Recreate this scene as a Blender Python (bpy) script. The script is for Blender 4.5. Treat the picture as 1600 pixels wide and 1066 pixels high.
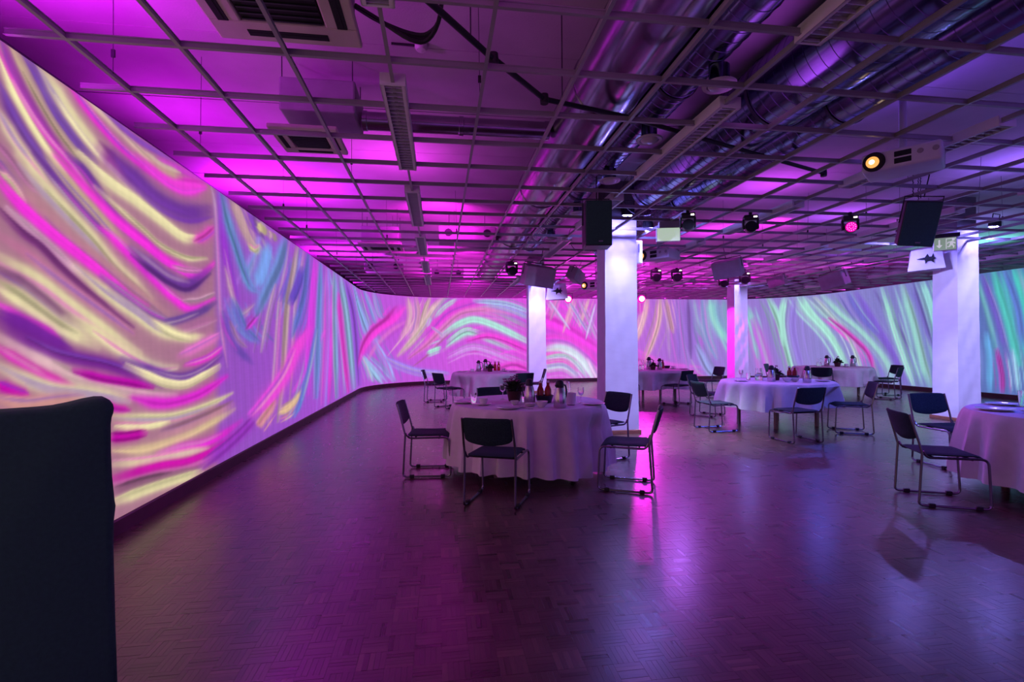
import bpy, bmesh, math, random
import numpy as np
from mathutils import Matrix, Vector

PI = math.pi
R = math.radians
random.seed(7)
for o in list(bpy.data.objects):
    bpy.data.objects.remove(o)
scene = bpy.context.scene
COL = scene.collection

# ------------------------------------------------------------------ camera
CAM_H = 1.42
YAW = math.atan(113 / 780.0)
ROLL = 0.007
fw = Vector((math.sin(YAW), math.cos(YAW), 0))
rt = Vector((math.cos(YAW), -math.sin(YAW), 0))
up = Vector((0, 0, 1))
r2 = rt * math.cos(ROLL) - up * math.sin(ROLL)
u2 = up * math.cos(ROLL) + rt * math.sin(ROLL)
cam_d = bpy.data.cameras.new('camera')
cam = bpy.data.objects.new('camera', cam_d)
COL.objects.link(cam)
cam.matrix_world = Matrix(((r2.x, u2.x, -fw.x, 0), (r2.y, u2.y, -fw.y, 0), (r2.z, u2.z, -fw.z, CAM_H), (0, 0, 0, 1)))
cam_d.sensor_width = 36
cam_d.lens = 36 * 780 / 1600
cam_d.shift_y = 5.5 / 1600
cam_d.clip_start = 0.05
scene.camera = cam

# ------------------------------------------------------------------ view, world
vs = scene.view_settings
vs.view_transform = 'Standard'
vs.look = 'None'
vs.gamma = 1
vs.use_curve_mapping = False
vs.exposure = 0.0
scene.cycles.use_denoising = True
scene.cycles.adaptive_threshold = 0.04
scene.cycles.max_bounces = 6
scene.cycles.diffuse_bounces = 3
scene.cycles.glossy_bounces = 3
scene.cycles.transmission_bounces = 6
scene.cycles.sample_clamp_indirect = 4.0
scene.cycles.caustics_reflective = False
scene.cycles.caustics_refractive = False
world = bpy.data.worlds.new('world')
scene.world = world
world.use_nodes = True
wb = world.node_tree.nodes['Background']
wb.inputs[0].default_value = (0.02, 0.02, 0.05, 1)
wb.inputs[1].default_value = 0.2

# ------------------------------------------------------------------ light helpers
MAGENTA = (1.0, 0.015, 0.85)
def light(kind, name, loc, energy, color, target=None, **kw):
    d = bpy.data.lights.new(name, kind)
    d.energy = energy
    d.color = color
    for k, v in kw.items():
        setattr(d, k, v)
    o = bpy.data.objects.new(name, d)
    COL.objects.link(o)
    o.location = loc
    if target is not None:
        o.rotation_euler = (Vector(target) - Vector(loc)).to_track_quat('-Z', 'Y').to_euler()
    return o
# colour washes standing behind the top of the projection screen, shining up at the ceiling slab
for x, y, e in ((-2.85, 3.2, 120), (-2.85, 5.9, 26), (-2.85, 8.4, 180), (-2.85, 11.2, 30), (-2.85, 14.2, 190)):
    light('SPOT', 'ceiling_wash_light', (x, y, 3.12), e * 2.2, (0.78, 0.012, 1.0), (x + 0.35, y, 4.0), spot_size=R(165), spot_blend=1.0, shadow_soft_size=0.08)
for x, e in ((0.6, 130), (3.2, 130), (6.0, 130), (8.8, 90), (11.5, 60)):
    light('SPOT', 'ceiling_wash_light', (x, 18.75, 3.12), e * 4.5, MAGENTA, (x, 18.3, 4.0), spot_size=R(165), spot_blend=1.0, shadow_soft_size=0.08)
for y, e, c in ((15.0, 50, (0.9, 0.05, 0.9)), (11.0, 60, (0.2, 0.8, 0.8)), (6.0, 70, (0.25, 0.25, 1.0)), (1.0, 70, (0.25, 0.22, 1.0))):
    light('SPOT', 'ceiling_wash_light', (14.0, y, 3.12), e * 2.0, c, (13.6, y, 4.0), spot_size=R(165), spot_blend=1.0, shadow_soft_size=0.08)

# added spots evening out the light on the columns, no projector stands there
COLUMN_FILL = (0.46, 0.42, 1.0)
for p, q, e, a in (((3.6, 2.9, 3.05), (2.86, 7.5, 1.55), 800, 38), ((9.6, 3.3, 3.05), (9.34, 7.6, 1.55), 800, 38), ((5.4, 6.9, 3.05), (9.1, 7.85, 1.6), 560, 44),
                   ((2.4, 11.3, 3.05), (2.84, 14.4, 1.5), 620, 56), ((9.5, 10.2, 3.05), (9.32, 14.4, 1.55), 700, 44)):
    light('SPOT', 'added_column_light', p, e, COLUMN_FILL, q, spot_size=R(a), spot_blend=0.55, shadow_soft_size=0.04)
# added colour spots above the grid brightening the slab, without fixtures
for x, y, e, c in ((-0.6, 6.9, 64, (0.8, 0.03, 0.8)), (0.6, 11.0, 44, (0.9, 0.02, 0.8)), (0.3, 2.0, 46, (0.7, 0.05, 0.7)), (2.5, 3.6, 12, (0.5, 0.08, 0.8)), (2.5, 5.8, 12, (0.5, 0.08, 0.8)), (4.3, 4.2, 44, (0.26, 0.08, 1.0)), (7.4, 3.0, 80, (0.2, 0.1, 1.0)), (5.3, 7.4, 60, (0.62, 0.05, 0.95)), (6.3, 10.6, 70, (0.8, 0.04, 0.9)), (3.6, 10.6, 50, (0.8, 0.04, 0.9)), (8.0, 9.0, 60, (0.45, 0.08, 1.0)), (8.2, 6.0, 60, (0.28, 0.12, 1.0)), (5.2, 2.2, 70, (0.2, 0.1, 1.0)), (11.2, 9.4, 50, (0.3, 0.2, 1.0)), (9.5, 13.0, 60, (0.7, 0.06, 0.9))):
    light('SPOT', 'added_slab_light', (x, y, 3.24), e, c, (x, y, 4.0), spot_size=R(172), spot_blend=1.0, shadow_soft_size=0.25)

# magenta spots added in the ceiling void to light the grid bars, without fixtures
for x, y, e, c in ((0.0, 8.8, 200, MAGENTA), (4.3, 9.6, 170, MAGENTA), (7.0, 9.2, 150, (1.0, 0.03, 0.9)), (10.2, 8.6, 90, (0.7, 0.05, 1.0)), (0.9, 13.6, 110, MAGENTA), (4.5, 13.6, 110, MAGENTA), (7.6, 13.4, 110, MAGENTA)):
    light('SPOT', 'added_void_light', (x, y, 3.55), e, c, (x, y + 6, 4.0), spot_size=R(130), spot_blend=0.8, shadow_soft_size=0.1)
# added colour spots under the grid tinting the floor, no spotlight hangs there
for p, q, e, c, a in (((6.9, 3.4, 3.1), (6.4, 5.4, 0), 320, (0.06, 0.10, 1.0), 110), ((8.0, 9.6, 3.1), (7.6, 8.4, 0), 280, (0.10, 0.14, 1.0), 110), ((3.3, 4.6, 3.1), (3.2, 5.0, 0), 90, (0.3, 0.08, 1.0), 100), ((4.6, 9.2, 3.1), (4.0, 7.2, 0), 300, (0.45, 0.14, 1.0), 90)):
    light('SPOT', 'added_floor_light', p, e, c, q, spot_size=R(a), spot_blend=0.9, shadow_soft_size=0.1)

# ------------------------------------------------------------------ materials
def mat(name, col, rough=0.5, metal=0.0, var=0.0, vscale=8.0, bump=0.0, bscale=40.0, spec=0.5, emit=None, estr=0.0, trans=0.0, ior=1.45, sheen=0.0, coat=0.0, stretch=None):
    m = bpy.data.materials.new(name)
    m.use_nodes = True
    nt = m.node_tree
    b = nt.nodes['Principled BSDF']
    b.inputs['Base Color'].default_value = (*col, 1)
    b.inputs['Roughness'].default_value = rough
    b.inputs['Metallic'].default_value = metal
    b.inputs['Specular IOR Level'].default_value = spec
    b.inputs['IOR'].default_value = ior
    if trans:
        b.inputs['Transmission Weight'].default_value = trans
    if sheen:
        b.inputs['Sheen Weight'].default_value = sheen
    if coat:
        b.inputs['Coat Weight'].default_value = coat
        b.inputs['Coat Roughness'].default_value = 0.15
    if emit:
        b.inputs['Emission Color'].default_value = (*emit, 1)
        b.inputs['Emission Strength'].default_value = estr
    if var or bump:
        tc = nt.nodes.new('ShaderNodeTexCoord')
        mp = nt.nodes.new('ShaderNodeMapping')
        if stretch:
            mp.inputs['Scale'].default_value = stretch
        nt.links.new(tc.outputs['Object'], mp.inputs['Vector'])
    if var:
        n = nt.nodes.new('ShaderNodeTexNoise')
        n.inputs['Scale'].default_value = vscale
        n.inputs['Detail'].default_value = 4
        nt.links.new(mp.outputs[0], n.inputs['Vector'])
        mr = nt.nodes.new('ShaderNodeMapRange')
        mr.inputs[1].default_value = 0.3
        mr.inputs[2].default_value = 0.7
        mr.inputs[3].default_value = 1 - var
        mr.inputs[4].default_value = 1 + var
        nt.links.new(n.outputs['Fac'], mr.inputs[0])
        mx = nt.nodes.new('ShaderNodeVectorMath')
        mx.operation = 'SCALE'
        mx.inputs[0].default_value = col
        nt.links.new(mr.outputs[0], mx.inputs['Scale'])
        nt.links.new(mx.outputs[0], b.inputs['Base Color'])
    if bump:
        n2 = nt.nodes.new('ShaderNodeTexNoise')
        n2.inputs['Scale'].default_value = bscale
        n2.inputs['Detail'].default_value = 3
        nt.links.new(mp.outputs[0], n2.inputs['Vector'])
        bp = nt.nodes.new('ShaderNodeBump')
        bp.inputs['Strength'].default_value = bump
        bp.inputs['Distance'].default_value = 0.02
        nt.links.new(n2.outputs['Fac'], bp.inputs['Height'])
        nt.links.new(bp.outputs[0], b.inputs['Normal'])
    return m

M = {}
M['black_fabric'] = mat('black_fabric', (0.040, 0.115, 0.085), 0.9, var=0.08, vscale=60, bump=0.15, bscale=300, spec=0.2)
M['chair_fabric'] = mat('chair_fabric', (0.018, 0.042, 0.045), 0.85, var=0.25, vscale=80, bump=0.15, bscale=400, spec=0.25)
M['chrome'] = mat('chrome', (0.24, 0.24, 0.28), 0.25, 1.0, var=0.06)
M['black_plastic'] = mat('black_plastic', (0.012, 0.014, 0.018), 0.45, var=0.2, vscale=30)
M['cloth'] = mat('table_cloth', (0.72, 0.70, 0.70), 0.9, var=0.05, vscale=12, bump=0.12, bscale=220, spec=0.2)
M['white_fabric'] = mat('white_fabric', (0.68, 0.68, 0.80), 0.85, var=0.04, vscale=3, bump=0.16, bscale=5.0, spec=0.2, stretch=(1, 1, 2.2))
M['column_core'] = mat('column_core', (0.16, 0.15, 0.17), 0.8, var=0.15, vscale=6)
M['wood_plinth'] = mat('wood_plinth', (0.30, 0.13, 0.08), 0.45, var=0.25, vscale=10, stretch=(1, 1, 8))
M['slab'] = mat('ceiling_paint', (0.52, 0.49, 0.52), 0.9, var=0.07, vscale=2.5, bump=0.1, bscale=60)
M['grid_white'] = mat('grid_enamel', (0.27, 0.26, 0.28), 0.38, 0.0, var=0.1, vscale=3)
M['lamp_white'] = mat('lamp_enamel', (0.66, 0.65, 0.67), 0.4, var=0.04)
M['louvre'] = mat('louvre_metal', (0.7, 0.7, 0.76), 0.35, 0.7, var=0.05)
M['duct'] = mat('galvanised_duct', (0.36, 0.34, 0.40), 0.22, 1.0, var=0.12, vscale=5, bump=0.05, bscale=9)
M['spiral'] = mat('spiral_duct', (0.20, 0.22, 0.32), 0.2, 1.0, var=0.15, vscale=6)
M['panel_cream'] = mat('unit_panel', (0.6, 0.54, 0.5), 0.55, var=0.06)
M['dark_void'] = mat('dark_slot', (0.010, 0.012, 0.018), 0.8, var=0.2)
M['grey_box'] = mat('grey_cabinet', (0.34, 0.32, 0.36), 0.6, var=0.08)
M['unit_grey'] = mat('unit_grey', (0.30, 0.30, 0.33), 0.6, var=0.08)
M['pipe'] = mat('black_pipe', (0.018, 0.018, 0.024), 0.5, var=0.2)
M['wire'] = mat('hanger_wire', (0.10, 0.10, 0.12), 0.4, 0.8, var=0.1)
M['projector'] = mat('projector_shell', (0.6, 0.62, 0.68), 0.5, var=0.04)
M['steel'] = mat('brushed_steel', (0.60, 0.56, 0.58), 0.24, 1.0, var=0.05, vscale=40)
M['china'] = mat('white_china', (0.75, 0.74, 0.74), 0.15, var=0.02)
M['glass'] = mat('clear_glass', (1, 1, 1), 0.02, trans=1.0, ior=1.45, var=0.01)
M['juice'] = mat('red_juice', (0.45, 0.02, 0.03), 0.12, var=0.1, trans=0.35)
M['dark_bowl'] = mat('dark_bowl', (0.015, 0.02, 0.03), 0.3, var=0.1)
M['leaf'] = mat('plant_leaf', (0.02, 0.035, 0.015), 0.6, var=0.4, vscale=30)
M['petal'] = mat('plant_petal', (0.45, 0.08, 0.30), 0.6, var=0.3, vscale=30)
M['terracotta'] = mat('dark_pot', (0.06, 0.02, 0.02), 0.6, var=0.2)
M['table_wood'] = mat('table_top', (0.35, 0.27, 0.2), 0.5, var=0.1)
M['baseboard'] = mat('baseboard', (0.05, 0.02, 0.025), 0.5, var=0.2, vscale=5)
M['wall_dark'] = mat('outer_wall_paint', (0.25, 0.24, 0.27), 0.85, var=0.08, vscale=2)
M['led_white'] = mat('white_led', (1, 1, 1), 0.3, emit=(0.24, 0.20, 1.0), estr=950, var=0.01)
M['led_display'] = mat('display_led', (0.2, 0.2, 0.2), 0.3, emit=(1.0, 0.75, 0.75), estr=4, var=0.01)
M['led_magenta'] = mat('magenta_led', (0.4, 0.0, 0.3), 0.3, emit=(1.0, 0.0, 0.40), estr=1.1, var=0.01)
M['led_dot'] = mat('magenta_led_dot', (0.9, 0.5, 0.8), 0.3, emit=(1.0, 0.35, 0.8), estr=1.3, var=0.01)
M['led_pink'] = mat('pink_spot_lens', (0.9, 0.5, 0.8), 0.3, emit=(1.0, 0.55, 0.8), estr=9, var=0.01)
M['proj_lens'] = mat('projector_lens_glow', (0.2, 0.1, 0.05), 0.1, emit=(1.0, 0.42, 0.10), estr=1.2, var=0.01)
M['proj_hot'] = mat('projector_lens_core', (0.9, 0.7, 0.4), 0.1, emit=(1.0, 0.75, 0.42), estr=6, var=0.01)
M['sign_pale'] = mat('pale_sign_face', (0.6, 0.65, 0.55), 0.5, emit=(0.50, 0.66, 0.50), estr=0.75, var=0.05, vscale=20)
M['sign_green'] = mat('green_sign_face', (0.3, 0.4, 0.3), 0.5, emit=(0.26, 0.38, 0.24), estr=0.6, var=0.03)
M['sign_mark'] = mat('sign_symbol', (0.7, 0.7, 0.7), 0.5, emit=(0.6, 0.62, 0.62), estr=0.75, var=0.02)
M['badge'] = mat('speaker_badge', (0.3, 0.3, 0.32), 0.3, 0.8, var=0.05)

# ------------------------------------------------------------------ mesh builders
class MB:
    def __init__(s):
        s.v, s.f = [], []
    def add(s, v, f):
        n = len(s.v)
        s.v += [tuple(p) for p in v]
        s.f += [tuple(i + n for i in q) for q in f]
        return s
    def box(s, c, d, rz=0.0, rx=0.0, ry=0.0):
        x, y, z = d[0] / 2, d[1] / 2, d[2] / 2
        m = Matrix.Rotation(rz, 3, 'Z') @ Matrix.Rotation(ry, 3, 'Y') @ Matrix.Rotation(rx, 3, 'X')
        vs_ = [m @ Vector(p) + Vector(c) for p in ((-x, -y, -z), (x, -y, -z), (x, y, -z), (-x, y, -z), (-x, -y, z), (x, -y, z), (x, y, z), (-x, y, z))]
        return s.add(vs_, [(0, 3, 2, 1), (4, 5, 6, 7), (0, 1, 5, 4), (1, 2, 6, 5), (2, 3, 7, 6), (3, 0, 4, 7)])
    def rbox(s, c, d, b=0.01, seg=2, rz=0.0, rx=0.0, ry=0.0):
        bm = bmesh.new()
        bmesh.ops.create_cube(bm, size=1)
        bmesh.ops.scale(bm, vec=d, verts=bm.verts)
        bmesh.ops.bevel(bm, geom=bm.edges[:], offset=min(b, min(d) * 0.49), segments=seg, affect='EDGES', profile=0.5)
        m = Matrix.Rotation(rz, 3, 'Z') @ Matrix.Rotation(ry, 3, 'Y') @ Matrix.Rotation(rx, 3, 'X')
        bm.verts.index_update()
        vv = [m @ v.co + Vector(c) for v in bm.verts]
        ff = [[v.index for v in f.verts] for f in bm.faces]
        bm.free()
        return s.add(vv, ff)
    def lathe(s, prof, n=24, c=(0, 0, 0), axis='Z', cap=True):
        vv, ff = [], []
        for r, z in prof:
            for i in range(n):
                a = 2 * PI * i / n
                p = (r * math.cos(a), r * math.sin(a), z)
                if axis == 'Y':
                    p = (r * math.cos(a), z, r * math.sin(a))
                elif axis == 'X':
                    p = (z, r * math.cos(a), r * math.sin(a))
                vv.append((p[0] + c[0], p[1] + c[1], p[2] + c[2]))
        for j in range(len(prof) - 1):
            for i in range(n):
                k = (i + 1) % n
                q = (j * n + i, j * n + k, (j + 1) * n + k, (j + 1) * n + i)
                ff.append(q if axis != 'Y' else q[::-1])
        if cap:
            a0 = tuple(range(n - 1, -1, -1))
            a1 = tuple((len(prof) - 1) * n + i for i in range(n))
            if axis == 'Y':
                a0, a1 = a0[::-1], a1[::-1]
            ff += [a0, a1]
        return s.add(vv, ff)
    def tube(s, pts, r, n=8, cap=True):
        P = [Vector(p) for p in pts]
        rr = r if isinstance(r, (list, tuple)) else [r] * len(P)
        T = []
        for i in range(len(P)):
            t = (P[min(i + 1, len(P) - 1)] - P[max(i - 1, 0)])
            T.append(t.normalized())
        ref = Vector((0, 0, 1)) if abs(T[0].z) < 0.9 else Vector((1, 0, 0))
        u = T[0].cross(ref).normalized()
        vv, ff = [], []
        for i in range(len(P)):
            u = (u - T[i] * u.dot(T[i])).normalized()
            w = T[i].cross(u)
            for k in range(n):
                a = 2 * PI * k / n
                vv.append(P[i] + (u * math.cos(a) + w * math.sin(a)) * rr[i])
        for i in range(len(P) - 1):
            for k in range(n):
                k2 = (k + 1) % n
                ff.append((i * n + k, i * n + k2, (i + 1) * n + k2, (i + 1) * n + k))
        if cap:
            ff.append(tuple(range(n - 1, -1, -1)))
            ff.append(tuple((len(P) - 1) * n + i for i in range(n)))
        return s.add(vv, ff)
    def prism(s, outline, y0, y1):
        """outline in x,z; extruded along y."""
        n = len(outline)
        vv = [(x, y0, z) for x, z in outline] + [(x, y1, z) for x, z in outline]
        ff = [tuple(range(n)), tuple(range(2 * n - 1, n - 1, -1))]
        for i in range(n):
            k = (i + 1) % n
            ff.append((i, i + n, k + n, k))
        return s.add(vv, ff)
    def mesh(s, name, material, smooth=False, sharp=40):
        me = bpy.data.meshes.new(name)
        me.from_pydata(s.v, [], s.f)
        me.update()
        bm = bmesh.new()
        bm.from_mesh(me)
        bmesh.ops.recalc_face_normals(bm, faces=bm.faces)
        bm.to_mesh(me)
        bm.free()
        if material:
            me.materials.append(M[material] if isinstance(material, str) else material)
        if smooth:
            for p in me.polygons:
                p.use_smooth = True
            try:
                me.set_sharp_from_angle(angle=R(sharp))
            except Exception:
                pass
        return me

def arc(p0, p1, p2, n=5):
    """rounded corner: quadratic blend p0 -> p1 -> p2"""
    out = []
    for i in range(n + 1):
        t = i / n
        out.append(tuple((1 - t) ** 2 * a + 2 * t * (1 - t) * b + t * t * c for a, b, c in zip(p0, p1, p2)))
    return out

def obj(name, data, parent=None, loc=None, rot=None):
    o = bpy.data.objects.new(name, data)
    COL.objects.link(o)
    if parent is not None:
        o.parent = parent
    if loc is not None:
        o.location = loc
    if rot is not None:
        o.rotation_euler = rot
    return o
def tag(o, label=None, cat=None, group=None, kind=None):
    if label:
        o['label'] = label
    if cat:
        o['category'] = cat
    if group:
        o['group'] = group
    if kind:
        o['kind'] = kind
    return o
def thing(name, label, cat, loc=(0, 0, 0), rot=(0, 0, 0), group=None):
    return tag(obj(name, None, None, loc, rot), label, cat, group)
def struct(name, mb, material, smooth=False):
    return tag(obj(name, mb.mesh(name, material, smooth) if isinstance(mb, MB) else mb), kind='structure')

class Proto:
    """one kind of thing: its parts (and sub-parts) as shared meshes, placed any number of times"""
    def __init__(s):
        s.parts = []
    def part(s, name, mb, material, smooth=True, sub=None, label=None, kind=None, loc=None, rot=None):
        me = mb.mesh(name, material, smooth) if isinstance(mb, MB) else mb
        s.parts.append((name, me, sub, label, kind, loc, rot))
        return len(s.parts) - 1
    def place(s, name, label, cat, loc, rz=0.0, group=None, rot=None, scale=1.0):
        t = thing(name, label, cat, loc, rot if rot is not None else (0, 0, rz), group)
        if scale != 1.0:
            t.scale = (scale,) * 3
        made = []
        for (n, me, sub, lab, kind, l, r) in s.parts:
            o = obj(n, me, made[sub] if sub is not None else t, l, r)
            if lab:
                o['label'] = lab
            if kind:
                o['kind'] = kind
            made.append(o)
        return t

# ------------------------------------------------------------------ projection screen (walls)
XL, XR, YB, RC, Y0 = -2.43, 13.7, 18.45, 2.9, -3.0
L1 = YB - RC - Y0
L2 = L1 + PI / 2 * RC
L3 = L2 + (XR - XL - 2 * RC)
L4 = L3 + PI / 2 * RC
L5 = L4 + L1
Z0, Z1 = 0.12, 3.15
def wall_xy(u):
    """point of the screen's plan, and its inward normal, at length u along it"""
    if u <= L1:
        return (XL, Y0 + u), (1, 0)
    if u <= L2:
        a = PI - (u - L1) / RC
        return (XL + RC + RC * math.cos(a), YB - RC + RC * math.sin(a)), (-math.cos(a), -math.sin(a))
    if u <= L3:
        return (XL + RC + (u - L2), YB), (0, -1)
    if u <= L4:
        a = PI / 2 - (u - L3) / RC
        return (XR - RC + RC * math.cos(a), YB - RC + RC * math.sin(a)), (-math.cos(a), -math.sin(a))
    return (XR, YB - RC - (u - L4)), (-1, 0)
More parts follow.
